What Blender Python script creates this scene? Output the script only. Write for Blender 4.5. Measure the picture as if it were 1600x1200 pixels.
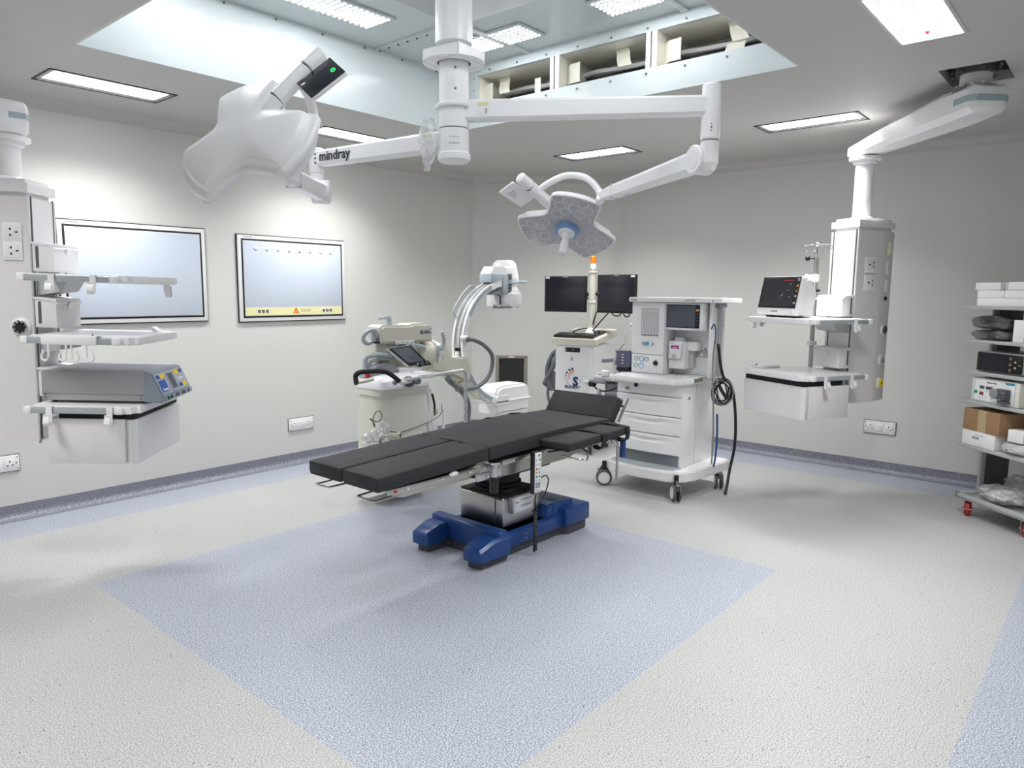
import bpy, bmesh, math, random
from mathutils import Vector, Matrix, noise
random.seed(7)
C = bpy.context.scene.collection
for o in list(bpy.data.objects): bpy.data.objects.remove(o)
R = math.radians
# ------------------------------------------------------------------ camera
CAM = Vector((0, 0, 1.45))
hd, pt, rl = R(40.60588), R(7.371262), R(0.4886)
fw = Vector((math.cos(hd)*math.cos(pt), math.sin(hd)*math.cos(pt), -math.sin(pt)))
rt = Vector((math.sin(hd), -math.cos(hd), 0)); up = rt.cross(fw)
cx_ = math.cos(rl)*rt + math.sin(rl)*up; cy_ = -math.sin(rl)*rt + math.cos(rl)*up
cd = bpy.data.cameras.new('camera'); cd.sensor_width = 36; cd.lens = 36*1124.33/1600; cd.clip_start = .02
cam = bpy.data.objects.new('camera', cd); C.objects.link(cam)
cam.matrix_world = Matrix(((cx_.x, cy_.x, -fw.x, CAM.x), (cx_.y, cy_.y, -fw.y, CAM.y), (cx_.z, cy_.z, -fw.z, CAM.z), (0, 0, 0, 1)))
bpy.context.scene.camera = cam
# ------------------------------------------------------------------ world, exposure
W = bpy.data.worlds.new('world'); bpy.context.scene.world = W; W.use_nodes = True
W.node_tree.nodes['Background'].inputs[0].default_value = (.8, .85, .9, 1); W.node_tree.nodes['Background'].inputs[1].default_value = .3
vs = bpy.context.scene.view_settings; vs.view_transform = 'Standard'; vs.look = 'None'; vs.gamma = 1; vs.use_curve_mapping = False
vs.exposure = 0.83
LED = 4.0         # strength of the ceiling lamps' diffusers
LAMPW = 9.3      # watts of each louvred ceiling lamp
DOTS = 42.0       # strength of the LED dots inside the ceiling recess
# ------------------------------------------------------------------ materials
def lin(c): return tuple(((v/255)/12.92 if v/255 <= .04045 else ((v/255+.055)/1.055)**2.4) for v in c) + (1,)
def mat(name, col, rough=.45, metal=0, bump=0, bscale=60, var=0, vscale=8, emit=0, trans=0, spec=.5, coat=0, aniso=None):
    m = bpy.data.materials.new(name); m.use_nodes = True; nt = m.node_tree; p = nt.nodes['Principled BSDF']
    p.inputs['Base Color'].default_value = lin(col); p.inputs['Roughness'].default_value = rough; p.inputs['Metallic'].default_value = metal
    p.inputs['Specular IOR Level'].default_value = spec; p.inputs['Coat Weight'].default_value = coat; p.inputs['Coat Roughness'].default_value = .03
    if trans: p.inputs['Transmission Weight'].default_value = trans
    if emit: p.inputs['Emission Color'].default_value = lin(col); p.inputs['Emission Strength'].default_value = emit
    tc = nt.nodes.new('ShaderNodeTexCoord')
    n = nt.nodes.new('ShaderNodeTexNoise'); n.inputs['Scale'].default_value = vscale; n.inputs['Detail'].default_value = 3; nt.links.new(tc.outputs['Object'], n.inputs['Vector'])
    if var:
        mx = nt.nodes.new('ShaderNodeMix'); mx.data_type = 'RGBA'; c = lin(col)
        mx.inputs[6].default_value = tuple(v*(1-var) for v in c[:3])+(1,); mx.inputs[7].default_value = tuple(min(1, v*(1+var)) for v in c[:3])+(1,)
        nt.links.new(n.outputs[0], mx.inputs[0]); nt.links.new(mx.outputs[2], p.inputs['Base Color'])
    if bump:
        b = nt.nodes.new('ShaderNodeBump'); b.inputs['Strength'].default_value = bump; b.inputs['Distance'].default_value = .01
        n2 = nt.nodes.new('ShaderNodeTexNoise'); n2.inputs['Scale'].default_value = bscale; nt.links.new(tc.outputs['Object'], n2.inputs['Vector'])
        nt.links.new(n2.outputs[0], b.inputs['Height']); nt.links.new(b.outputs[0], p.inputs['Normal'])
    return m
def speckle(name, base, light, dark, rough=.42, dots=True):
    m = bpy.data.materials.new(name); m.use_nodes = True; nt = m.node_tree; p = nt.nodes['Principled BSDF']
    tc = nt.nodes.new('ShaderNodeTexCoord')
    n = nt.nodes.new('ShaderNodeTexNoise'); n.inputs['Scale'].default_value = 190; n.inputs['Detail'].default_value = 2; n.inputs['Roughness'].default_value = .6
    nt.links.new(tc.outputs['Object'], n.inputs['Vector'])
    cr = nt.nodes.new('ShaderNodeValToRGB'); e = cr.color_ramp.elements
    e[0].position = .37; e[0].color = lin(dark); e[1].position = .63; e[1].color = lin(light)
    x = e.new(.5); x.color = lin(base)
    nt.links.new(n.outputs[0], cr.inputs[0]); out = cr.outputs[0]
    if dots:
        v = nt.nodes.new('ShaderNodeTexVoronoi'); v.inputs['Scale'].default_value = 26; nt.links.new(tc.outputs['Object'], v.inputs['Vector'])
        lt = nt.nodes.new('ShaderNodeMath'); lt.operation = 'LESS_THAN'; lt.inputs[1].default_value = .07; nt.links.new(v.outputs['Distance'], lt.inputs[0])
        mx = nt.nodes.new('ShaderNodeMix'); mx.data_type = 'RGBA'; mx.inputs[7].default_value = lin((52, 54, 66))
        nt.links.new(lt.outputs[0], mx.inputs[0]); nt.links.new(out, mx.inputs[6]); out = mx.outputs[2]
    g = nt.nodes.new('ShaderNodeTexNoise'); g.inputs['Scale'].default_value = 1.3; g.inputs['Detail'].default_value = 4; nt.links.new(tc.outputs['Object'], g.inputs['Vector'])
    mr = nt.nodes.new('ShaderNodeMapRange'); mr.inputs[3].default_value = .93; mr.inputs[4].default_value = 1.06; nt.links.new(g.outputs[0], mr.inputs[0])
    mu = nt.nodes.new('ShaderNodeMix'); mu.data_type = 'RGBA'; mu.blend_type = 'MULTIPLY'; mu.inputs[0].default_value = 1
    nt.links.new(out, mu.inputs[6]); nt.links.new(mr.outputs[0], mu.inputs[7]); nt.links.new(mu.outputs[2], p.inputs['Base Color'])
    p.inputs['Roughness'].default_value = rough
    return m
def film(name, tint=(225, 235, 240), alpha=.45, sc=26):
    m = bpy.data.materials.new(name); m.use_nodes = True; nt = m.node_tree; p = nt.nodes['Principled BSDF']
    p.inputs['Base Color'].default_value = lin(tint); p.inputs['Roughness'].default_value = .18; p.inputs['Specular IOR Level'].default_value = .9
    tc = nt.nodes.new('ShaderNodeTexCoord'); n = nt.nodes.new('ShaderNodeTexNoise'); n.inputs['Scale'].default_value = sc; n.inputs['Detail'].default_value = 4
    nt.links.new(tc.outputs['Object'], n.inputs['Vector'])
    mr = nt.nodes.new('ShaderNodeMapRange'); mr.inputs[1].default_value = .35; mr.inputs[2].default_value = .65; mr.inputs[3].default_value = max(0, alpha-.25); mr.inputs[4].default_value = min(1, alpha+.3)
    nt.links.new(n.outputs[0], mr.inputs[0]); nt.links.new(mr.outputs[0], p.inputs['Alpha'])
    b = nt.nodes.new('ShaderNodeBump'); b.inputs['Strength'].default_value = .8; b.inputs['Distance'].default_value = .01; nt.links.new(n.outputs[0], b.inputs['Height']); nt.links.new(b.outputs[0], p.inputs['Normal'])
    return m
K = dict(
 wall=mat('wall_paint', (213, 214, 210), .55, var=.02, vscale=1.2), ceil=mat('ceiling_paint', (198, 196, 193), .6, var=.02, vscale=1),
 floorc=speckle('vinyl_cream', (179, 179, 178), (206, 206, 204), (142, 143, 143)),
 floorb=speckle('vinyl_blue', (160, 165, 178), (211, 216, 226), (114, 119, 134)),
 base=speckle('vinyl_blue_shaded', (124, 127, 138), (168, 172, 184), (90, 92, 104), dots=False),  # same vinyl as the blue floor, upright face's shade put into the colour
 panel=mat('recess_panel', (202, 210, 210), .35, var=.02, coat=.16), panelt=mat('recess_top_panel', (204, 211, 212), .3, var=.03), plate=mat('recess_plate', (182, 184, 184), .45),
 cream=mat('filter_housing_cream', (234, 231, 218), .5, var=.03), blackfilm=mat('black_sheeting', (24, 26, 30), .5, bump=.4, bscale=12), tape=mat('masking_paper', (228, 226, 210), .6, var=.03),
 screw=mat('screw_steel', (120, 128, 130), .35, .8), white=mat('white_enamel', (243, 243, 244), .3, var=.012, vscale=3), white2=mat('white_plastic', (237, 237, 238), .4), lgrey=mat('light_grey_plastic', (200, 200, 203), .42),
 wgrey=mat('warm_white_side', (230, 227, 227), .42), seam=mat('dark_seam', (92, 94, 98), .5), black=mat('black_plastic', (20, 21, 23), .38), blackm=mat('black_matte', (26, 26, 28), .7),
 rubber=mat('grey_rubber', (92, 93, 96), .6), dgrey=mat('dark_grey_plastic', (82, 85, 90), .5), mgrey=mat('mid_grey_plastic', (138, 142, 148), .42), silver=mat('rail_silver', (190, 197, 200), .3, .45),
 steel=mat('brushed_stainless', (186, 184, 180), .3, 1, var=.05, vscale=40), chrome=mat('chrome', (215, 215, 215), .1, 1), galv=mat('galvanised_steel', (126, 128, 130), .45, .7, var=.2, vscale=30),
 leather=mat('black_mattress_cover', (46, 47, 50), .62, bump=.25, bscale=9, spec=.35), strap=mat('black_webbing', (28, 28, 31), .8),
 blue=mat('blue_moulded_cover', (26, 66, 128), .33, var=.04), skirt=mat('dark_grey_skirt', (70, 70, 78), .5), blueh=mat('blue_grip', (28, 66, 130), .4),
 beige=mat('xray_beige', (218, 215, 202), .42), beige2=mat('xray_cream', (226, 225, 214), .45), pblue=mat('pale_blue_grey_plastic', (178, 188, 195), .38), cgrey=mat('c_arm_grey_insert', (164, 180, 188), .4),
 hose=mat('grey_hose', (112, 117, 124), .5), screen=mat('screen_glass_dark', (30, 31, 40), .12), scr_g=mat('screen_glass_grey', (84, 90, 102), .15, var=.12, vscale=30), scr_m=mat('monitor_glass', (58, 61, 66), .15, var=.12, vscale=30),
 ledoff=mat('film_viewer_panel', (205, 213, 228), .35), yellow=mat('viewer_control_strip', (236, 230, 178), .5), red=mat('red_button', (190, 30, 40), .4), orange=mat('orange_lens', (240, 130, 30), .3),
 amber=mat('amber_key', (240, 180, 70), .4), green=mat('green_mark', (30, 150, 80), .4), magenta=mat('magenta_label', (176, 50, 140), .4), cyan=mat('light_blue_ring', (100, 175, 215), .4), navy=mat('navy_print', (24, 58, 104), .5),
 ink=mat('dark_print', (40, 48, 60), .5), ybox=mat('yellow_key', (250, 216, 0), .4), bkey=mat('blue_key', (24, 84, 180), .4), metalg=mat('grey_painted_metal', (168, 170, 172), .34, .35, var=.04), faceg=mat('grey_front_bezel', (140, 149, 160), .4),
 facel=mat('pale_grey_front', (176, 184, 198), .4), shelfg=mat('trolley_grey', (176, 180, 179), .42), board=mat('brown_cardboard', (160, 126, 92), .8, var=.05), tapeb=mat('parcel_tape', (190, 166, 130), .35), carton=mat('white_carton', (238, 238, 240), .6, var=.02),
 redw=mat('red_castor_tyre', (176, 44, 44), .45), ringb=mat('sterile_ring_blue', (120, 156, 204), .35), lens=mat('lamp_lens', (174, 175, 182), .14, coat=.5, var=.22, vscale=28), lensr=mat('lens_reflector', (226, 227, 230), .3),
 bag=film('clear_plastic_film', (230, 231, 232), alpha=.38, sc=18), bagd=film('clear_plastic_over_dark', (200, 203, 206), .02, 16), acrylic=mat('smoked_canister', (120, 122, 150), .1, trans=.55), tealp=mat('teal_print', (40, 130, 160), .5), ivory=mat('ivory_plastic', (226, 222, 196), .5),
 diff=mat('lamp_diffuser', (255, 255, 255), .5, emit=LED), dots=mat('led_dots', (250, 250, 255), .5, emit=DOTS), dots2=mat('led_strip', (255, 253, 250), .5, emit=10.0), ltray=mat('lamp_tray_white', (236, 238, 236), .3),
 gsteel=mat('worn_steel_frame', (158, 152, 144), .42, .6, var=.15, vscale=14), grille=mat('return_grille_dark', (36, 38, 40), .6, bump=.3, bscale=80), brass=mat('brass_fitting', (176, 160, 110), .3, .9), alu=mat('brushed_aluminium', (196, 198, 200), .3, .75), warmst=mat('dull_nickel', (164, 158, 140), .4, .8), glassled=mat('green_led', (40, 220, 90), .5, emit=1.5),
)
# ------------------------------------------------------------------ mesh builder
ROOT = {}
def rootmw(o):
    while o.parent is not None: o = o.parent
    return ROOT.get(o.name, Matrix())
def offs(pts, d):
    n = len(pts); out = []
    ar = sum(pts[i][0]*pts[(i+1) % n][1]-pts[(i+1) % n][0]*pts[i][1] for i in range(n)); sg = 1 if ar > 0 else -1
    for i in range(n):
        a, b, c = Vector(pts[i-1][:2]), Vector(pts[i][:2]), Vector(pts[(i+1) % n][:2])
        n1 = Vector(((b-a).y, -(b-a).x)).normalized(); n2 = Vector(((c-b).y, -(c-b).x)).normalized(); q = (n1+n2)
        q = q.normalized() if q.length > 1e-6 else n1
        k = d/max(.5, q.dot(n1)); out.append((b.x - sg*q.x*k, b.y - sg*q.y*k))
    return out
def chaikin(pts, it=2, keep=.25):
    for _ in range(it):
        o = []
        for i in range(len(pts)):
            a, b = pts[i], pts[(i+1) % len(pts)]
            o += [(a[0]*(1-keep)+b[0]*keep, a[1]*(1-keep)+b[1]*keep), (a[0]*keep+b[0]*(1-keep), a[1]*keep+b[1]*(1-keep))]
        pts = o
    return pts
def stack(m, pts, prof, k, mx=None):
    """closed outline pts; prof = [(inset, z)...]"""
    m.loft([[(x, y, z) for x, y in offs(pts, i)] for i, z in prof], k, mx)
class M:
    def __init__(s): s.bm = bmesh.new(); s.mats = []
    def mi(s, k):
        m = K[k] if isinstance(k, str) else k
        if m not in s.mats: s.mats.append(m)
        return s.mats.index(m)
    def merge(s, t, k, mx=None):
        i = s.mi(k); vm = {}
        for v in t.verts: vm[v] = s.bm.verts.new(mx @ v.co if mx else v.co)
        for f in t.faces:
            try: nf = s.bm.faces.new([vm[v] for v in f.verts]); nf.material_index = i
            except ValueError: pass
        t.free(); return s
    def box(s, a, b, k, bev=0, seg=2, mx=None):
        t = bmesh.new(); bmesh.ops.create_cube(t, size=1)
        lo = [min(a[i], b[i]) for i in range(3)]; hi = [max(a[i], b[i]) for i in range(3)]
        for v in t.verts: v.co = Vector([(lo[i]+hi[i])/2 + v.co[i]*(hi[i]-lo[i]) for i in range(3)])
        if bev: bmesh.ops.bevel(t, geom=t.edges[:], offset=min(bev, .49*min(hi[i]-lo[i] for i in range(3))), segments=seg, affect='EDGES', profile=.5)
        return s.merge(t, k, mx)
    def prism(s, pts, h0, h1, k, mx=None, bev=0, seg=2, vert=0, vseg=3):
        """outline pts in local xy, extruded h0..h1 along local z; vert bevels the upright edges first"""
        t = bmesh.new(); vs_ = [t.verts.new((p[0], p[1], h0)) for p in pts]; f = t.faces.new(vs_)
        r = bmesh.ops.extrude_face_region(t, geom=[f]); 
        for v in [g for g in r['geom'] if isinstance(g, bmesh.types.BMVert)]: v.co.z = h1
        bmesh.ops.recalc_face_normals(t, faces=t.faces)
        if vert: bmesh.ops.bevel(t, geom=[e for e in t.edges if abs(e.verts[0].co.z-e.verts[1].co.z) > 1e-6], offset=vert, segments=vseg, affect='EDGES')
        if bev: bmesh.ops.bevel(t, geom=[e for e in t.edges if abs(e.verts[0].co.z-e.verts[1].co.z) < 1e-6], offset=bev, segments=seg, affect='EDGES')
        return s.merge(t, k, mx)
    def cyl(s, p0, p1, r, k, r2=None, n=24, bev=0, mx=None):
        p0, p1 = Vector(p0), Vector(p1); r2 = r if r2 is None else r2; d = p1-p0; L = d.length
        if bev: prof = [(0, 0), (r-bev, 0), (r, bev), (r2, L-bev), (r2-bev, L), (0, L)]
        else: prof = [(0, 0), (r, 0), (r2, L), (0, L)]
        return s.lathe(prof, k, Matrix.Translation(p0) @ d.to_track_quat('Z', 'Y').to_matrix().to_4x4(), n, mx)
    def lathe(s, prof, k, mx=None, n=24, mx2=None):
        t = bmesh.new(); rings = []
        for r, z in prof:
            rings.append([t.verts.new((0, 0, z))] if r < 1e-6 else [t.verts.new((r*math.cos(2*math.pi*i/n), r*math.sin(2*math.pi*i/n), z)) for i in range(n)])
        for a, b in zip(rings, rings[1:]):
            for i in range(n):
                j = (i+1) % n
                q = [a[0 if len(a) == 1 else i], a[0 if len(a) == 1 else j], b[0 if len(b) == 1 else j], b[0 if len(b) == 1 else i]]
                u = []
                for v in q:
                    if v not in u: u.append(v)
                if len(u) > 2: t.faces.new(u)
        mm = mx or Matrix()
        return s.merge(t, k, (mx2 @ mm) if mx2 else mm)
    def tube(s, pts, r, k, n=10, smooth=6, closed=False, rs=None, flat=None, mx=None):
        P = [Vector(p) for p in pts]; Rr = rs or [r]*len(P)
        if smooth and len(P) > 2:
            Q = []; RQ = []; m = len(P); rng = range(m) if closed else range(m-1)
            for i in rng:
                g = lambda j: P[j % m] if closed else P[max(0, min(m-1, j))]
                p0, p1, p2, p3 = g(i-1), g(i), g(i+1), g(i+2)
                for q in range(smooth):
                    u = q/smooth; Q.append(.5*((2*p1)+(-p0+p2)*u+(2*p0-5*p1+4*p2-p3)*u*u+(-p0+3*p1-3*p2+p3)*u**3)); RQ.append(Rr[i % m]*(1-u)+Rr[(i+1) % m]*u)
            if not closed: Q.append(P[-1]); RQ.append(Rr[-1])
            P, Rr = Q, RQ
        t = bmesh.new(); m = len(P); rings = []; nrm = None
        for i in range(m):
            a = P[(i-1) % m] if closed or i > 0 else P[i]; b = P[(i+1) % m] if closed or i < m-1 else P[i]
            d = (b-a); d = d.normalized() if d.length > 1e-9 else Vector((0, 0, 1))
            if nrm is None:
                nrm = d.cross(Vector((0, 0, 1))) 
                if nrm.length < .1: nrm = d.cross(Vector((0, 1, 0)))
            nrm = (nrm - d*nrm.dot(d)).normalized(); bi = d.cross(nrm)
            fx, fy = flat or (1, 1)
            rings.append([t.verts.new(P[i] + Rr[i]*(fx*math.cos(2*math.pi*j/n)*nrm + fy*math.sin(2*math.pi*j/n)*bi)) for j in range(n)])
        for i in range(m if closed else m-1):
            a, b = rings[i], rings[(i+1) % m]
            for j in range(n): t.faces.new((a[j], a[(j+1) % n], b[(j+1) % n], b[j]))
        if not closed: t.faces.new(rings[0]); t.faces.new(rings[-1])
        bmesh.ops.recalc_face_normals(t, faces=t.faces)
        return s.merge(t, k, mx)
    def ball(s, c, r, k, sc=(1, 1, 1), n=16, mx=None):
        t = bmesh.new(); bmesh.ops.create_uvsphere(t, u_segments=n, v_segments=n//2+2, radius=r)
        for v in t.verts: v.co = Vector(c) + Vector((v.co.x*sc[0], v.co.y*sc[1], v.co.z*sc[2]))
        return s.merge(t, k, mx)
    def loft(s, secs, k, mx=None, caps=True):
        """secs: list of equal-length 3D loops"""
        t = bmesh.new(); rr = [[t.verts.new(Vector(p)) for p in sc] for sc in secs]; n = len(rr[0])
        for a, b in zip(rr, rr[1:]):
            for j in range(n): t.faces.new((a[j], a[(j+1) % n], b[(j+1) % n], b[j]))
        if caps: t.faces.new(rr[0]); t.faces.new(rr[-1])
        bmesh.ops.recalc_face_normals(t, faces=t.faces)
        return s.merge(t, k, mx)
    def crumple(s, c, size, k, seed=0, amp=.35, n=28, freq=2.2, floor=None, pw=1):
        t = bmesh.new(); bmesh.ops.create_uvsphere(t, u_segments=n, v_segments=n//2, radius=1)
        for v in t.verts:
            d = 1 + amp*noise.noise(v.co*freq+Vector((seed*7.1, seed, 0))) + amp*.6*noise.noise(v.co*freq*2.7+Vector((0, seed*3, 1)))
            v.co = Vector([c[i]+math.copysign(abs(v.co[i])**pw, v.co[i])*d*size[i] for i in range(3)])
            if floor is not None and v.co.z < floor: v.co.z = floor
        return s.merge(t, k)
    def build(s, name, parent=None, world=False, ang=35, **tags):
        bm = s.bm; bmesh.ops.recalc_face_normals(bm, faces=bm.faces)
        if world and parent is not None: bm.transform(rootmw(parent).inverted())
        for f in bm.faces: f.smooth = True
        for e in bm.edges:
            e.smooth = not (len(e.link_faces) != 2 or e.calc_face_angle(0) > R(ang))
        me = bpy.data.meshes.new(name); bm.to_mesh(me); bm.free()
        for m in s.mats: me.materials.append(m)
        o = bpy.data.objects.new(name, me); C.objects.link(o)
        if parent is not None: o.parent = parent
        for kk, v in tags.items(): o[kk] = v
        return o
def thing(name, label, cat, loc=(0, 0, 0), rz=0, group=None, rot=None):
    o = bpy.data.objects.new(name, None); C.objects.link(o); o.empty_display_size = .1
    mw = Matrix.Translation(loc) @ (rot.to_4x4() if rot else Matrix.Rotation(R(rz), 4, 'Z'))
    o.matrix_world = mw; o.location, q, _ = mw.decompose(); o.rotation_euler = q.to_euler()
    o['label'] = label; o['category'] = cat
    if group: o['group'] = group
    ROOT[o.name] = mw.copy()
    return o
def tag(o, label, cat, group=None):
    o['label'] = label; o['category'] = cat
    if group: o['group'] = group
    return o
def struct(name, m, parent=None):
    o = m.build(name, parent)
    if parent is None: o['kind'] = 'structure'
    return o
def copytree(o, loc=None, rot=None, parent=None, label=None, group=None):
    c = o.copy(); C.objects.link(c)
    if parent is not None: c.parent = parent
    if loc is not None: c.location = loc
    if rot is not None: c.rotation_euler = rot
    if label: c['label'] = label
    if group: c['group'] = group
    for ch in [x for x in bpy.data.objects if x.parent == o and x is not c]: copytree(ch, parent=c)
    return c
def frame(o, x, y):
    x = Vector(x).normalized(); y = Vector(y); y = (y-x*y.dot(x)).normalized(); z = x.cross(y)
    return Matrix(((x.x, y.x, z.x, o[0]), (x.y, y.y, z.y, o[1]), (x.z, y.z, z.z, o[2]), (0, 0, 0, 1)))
def text(s, size, o, x, y, k, parent, name='lettering', world=False, align='LEFT', bold=0, m=None):
    cu = bpy.data.curves.new('t', 'FONT'); cu.body = s; cu.size = size; cu.extrude = .0006; cu.align_x = align; cu.align_y = 'CENTER'; cu.resolution_u = 2; cu.offset = bold
    ob = bpy.data.objects.new('t', cu); C.objects.link(ob); bpy.context.view_layer.update()
    me = bpy.data.meshes.new_from_object(ob.evaluated_get(bpy.context.evaluated_depsgraph_get())); t = bmesh.new(); t.from_mesh(me)
    bpy.data.objects.remove(ob); bpy.data.curves.remove(cu); bpy.data.meshes.remove(me)
    mm = m or M(); mm.merge(t, k, frame(o, x, y))
    if m: return m
    return mm.build(name, parent, world)
XA, YA, ZA = Vector((1, 0, 0)), Vector((0, 1, 0)), Vector((0, 0, 1))
# ================================================================== ROOM SHELL
X0, X1, Y0, Y1, H = -1.43, 6.35, -.85, 5.22, 2.60
CA, CB = Vector((5.446, 5.22, 0)), Vector((6.35, 4.013, 0))     # the chamfered corner
PX0, PX1, PY0, PY1, PZ = 1.37, 3.875, 1.40, 3.95, 3.03           # the recess in the ceiling
m = M()
xs = [X0, -.99, 1.242, 3.683, 5.91, X1]; ys = [Y0, .31, 1.304, 3.764, 4.795, Y1]
for i in range(5):
    for j in range(5):
        bl = i in (0, 4) or j in (0, 4) or (i == 2 and j == 2)
        if i == 4 and j >= 3: continue
        t = bmesh.new(); v = [t.verts.new(p) for p in ((xs[i], ys[j], 0), (xs[i+1], ys[j], 0), (xs[i+1], ys[j+1], 0), (xs[i], ys[j+1], 0))]; t.faces.new(v); m.merge(t, 'floorb' if bl else 'floorc')
t = bmesh.new(); t.faces.new([t.verts.new(p) for p in ((5.91, 3.764, 0), (6.35, 3.764, 0), (6.35, 4.9, 0), (6.0, 5.22, 0), (5.91, 5.22, 0))]); m.merge(t, 'floorb')
m.box((X0-.1, Y0-.1, -.12), (X1+.1, Y1+.1, -.004), 'floorc')
struct('floor', m)
m = M(); m.box((X0-.1, Y1, 0), (5.446, Y1+.1, H+.02), 'wall'); struct('wall_left', m)
m = M(); m.box((X1, Y0-.1, 0), (X1+.1, 4.013, H+.02), 'wall'); struct('wall_right', m)
m = M(); m.box((X0-.1, Y0-.1, 0), (X1, Y0, H+.02), 'wall'); struct('wall_near', m)
m = M(); m.box((X0-.1, Y0, 0), (X0, Y1, H+.02), 'wall'); struct('wall_back', m)
cd_ = (CB-CA).normalized(); cn = Vector((-cd_.y, cd_.x, 0)); cn = -cn if cn.dot(Vector((-1, -1, 0))) < 0 else cn   # into the room
CL = (CB-CA).length
FC = frame(CA, cd_, ZA)   # local x along the chamfer, y up, z out of wall
if FC.to_3x3().col[2].dot(cn) < 0: FC = frame(CA, cd_, ZA)
zs = 1 if FC.to_3x3().col[2].dot(cn) > 0 else -1
m = M(); m.box((0, 0, -zs*.08), (CL*.552-.0015, H+.02, 0), 'wall', mx=FC); m.box((CL*.552+.0015, 0, -zs*.08), (CL, H+.02, 0), 'wall', mx=FC); m.box((CL*.55, 0, -zs*.08), (CL*.554, H, -zs*.004), 'lgrey', mx=FC)
struct('wall_corner', m)
# ceiling with the square opening and the small mounting hole
HX0, HX1, HY0, HY1 = 4.40, 4.79, .59, .88
LAMPS = [(1.765, 4.615, .68, .30), (3.485, 4.615, .68, .30), (5.20, 3.54, .30, .70), (5.16, 1.775, .28, .68), (1.765, .55, .68, .30), (.05, 1.775, .30, .70), (.05, 3.54, .30, .70), (3.51, .80, .69, .28)]
T_ = .05; holes = [(PX0, PX1, PY0, PY1), (HX0, HX1, HY0, HY1)] + [(x-a/2+.012, x+a/2-.012, y-b/2+.012, y+b/2-.012) for x, y, a, b in LAMPS]
gx = sorted({X0-.1, X1+.1} | {v for h in holes for v in h[:2]}); gy = sorted({Y0-.1, Y1+.1} | {v for h in holes for v in h[2:]})
m = M(); t = bmesh.new(); vv = {}
def gv(x, y, z):
    if (x, y, z) not in vv: vv[(x, y, z)] = t.verts.new((x, y, z))
    return vv[(x, y, z)]
solid = lambda i, j: 0 <= i < len(gx)-1 and 0 <= j < len(gy)-1 and not any(h[0]-1e-6 <= gx[i] and gx[i+1] <= h[1]+1e-6 and h[2]-1e-6 <= gy[j] and gy[j+1] <= h[3]+1e-6 for h in holes)
for i in range(len(gx)-1):
    for j in range(len(gy)-1):
        if not solid(i, j): continue
        q = ((gx[i], gy[j]), (gx[i+1], gy[j]), (gx[i+1], gy[j+1]), (gx[i], gy[j+1]))
        t.faces.new([gv(x, y, H) for x, y in q]); t.faces.new([gv(x, y, H+T_) for x, y in q])
        for k, (di, dj) in enumerate(((0, -1), (1, 0), (0, 1), (-1, 0))):
            if not solid(i+di, j+dj):
                (xa, ya), (xb, yb) = q[k], q[(k+1) % 4]; t.faces.new([gv(xa, ya, H), gv(xb, yb, H), gv(xb, yb, H+T_), gv(xa, ya, H+T_)])
m.merge(t, 'ceil')
struct('ceiling', m)
# coved edge between wall and ceiling
m = M(); rc = .07
prof = [(0, -rc)] + [(rc-rc*math.cos(a), -rc+rc*math.sin(a)) for a in [R(q) for q in range(0, 91, 15)]] + [(0, 0)]
def cove(a, b, n):
    a, b, n = Vector(a), Vector(b), Vector(n).normalized()
    m.loft([[p + n*(q[0]) + ZA*q[1] for q in prof] for p in (a, b)], 'ceil')
cove((X0, Y1, H), (5.446, Y1, H), (0, -1, 0)); cove((X1, 4.013, H), (X1, Y0, H), (-1, 0, 0)); cove(CA+ZA*H, CB+ZA*H, cn)
struct('trim_1', m)
# coved vinyl skirting
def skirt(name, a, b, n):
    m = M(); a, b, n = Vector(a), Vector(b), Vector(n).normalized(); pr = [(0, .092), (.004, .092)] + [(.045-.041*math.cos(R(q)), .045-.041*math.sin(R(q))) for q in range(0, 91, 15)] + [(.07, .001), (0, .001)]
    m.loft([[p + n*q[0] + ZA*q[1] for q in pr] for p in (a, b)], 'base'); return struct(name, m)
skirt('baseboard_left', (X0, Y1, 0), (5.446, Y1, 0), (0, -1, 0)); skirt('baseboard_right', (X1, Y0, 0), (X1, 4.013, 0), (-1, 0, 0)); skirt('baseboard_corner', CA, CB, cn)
# ---- the recess: glossy panels, flat top, filter compartments on the far right side
m = M(); m.box((PX0-.03, PY1, H+.04), (PX1+.5, PY1+.03, PZ+.1), 'panel')
for i in range(8): m.cyl((1.5+i*.32, PY1-.001, PZ-.02), (1.5+i*.32, PY1-.008, PZ-.02), .007, 'screw', n=10)
m.box((PX0, PY1-.012, H), (PX1, PY1, H+.06), 'panel'); struct('wall_recess_left', m)
m = M(); m.box((PX0-.03, PY0-.03, H+.04), (PX0, PY1, PZ+.1), 'panel'); m.box((PX0, PY0, H), (PX0+.012, PY1-.012, H+.06), 'panel'); struct('wall_recess_back', m)
m = M(); m.box((PX0, PY0-.03, H+.04), (PX1+.5, PY0, PZ+.1), 'panel'); m.box((PX0+.012, PY0, H), (PX1-.012, PY0+.012, H+.06), 'panel'); struct('wall_recess_near', m)
m = M(); SB, ST = 2.755, 2.958
m.box((PX1, PY0, H+.04), (PX1+.03, PY1, SB), 'panel'); m.box((PX1, PY0, ST), (PX1+.03, PY1, PZ+.1), 'panel'); m.box((PX1, 3.675, SB), (PX1+.03, PY1, ST), 'panel')
m.box((PX1-.012, PY0, H), (PX1, PY1-.012, H+.06), 'panel')
for y in (1.55, 1.8, 2.05, 2.3, 2.55, 2.8, 3.05, 3.3, 3.55):
    for z in (SB-.03, ST+.02): m.cyl((PX1-.001, y, z), (PX1-.008, y, z), .006, 'screw', n=10)
for z in (2.78, 2.86, 2.94): m.cyl((PX1-.001, 3.70, z), (PX1-.006, 3.70, z), .004, 'screw', n=10)
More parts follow.
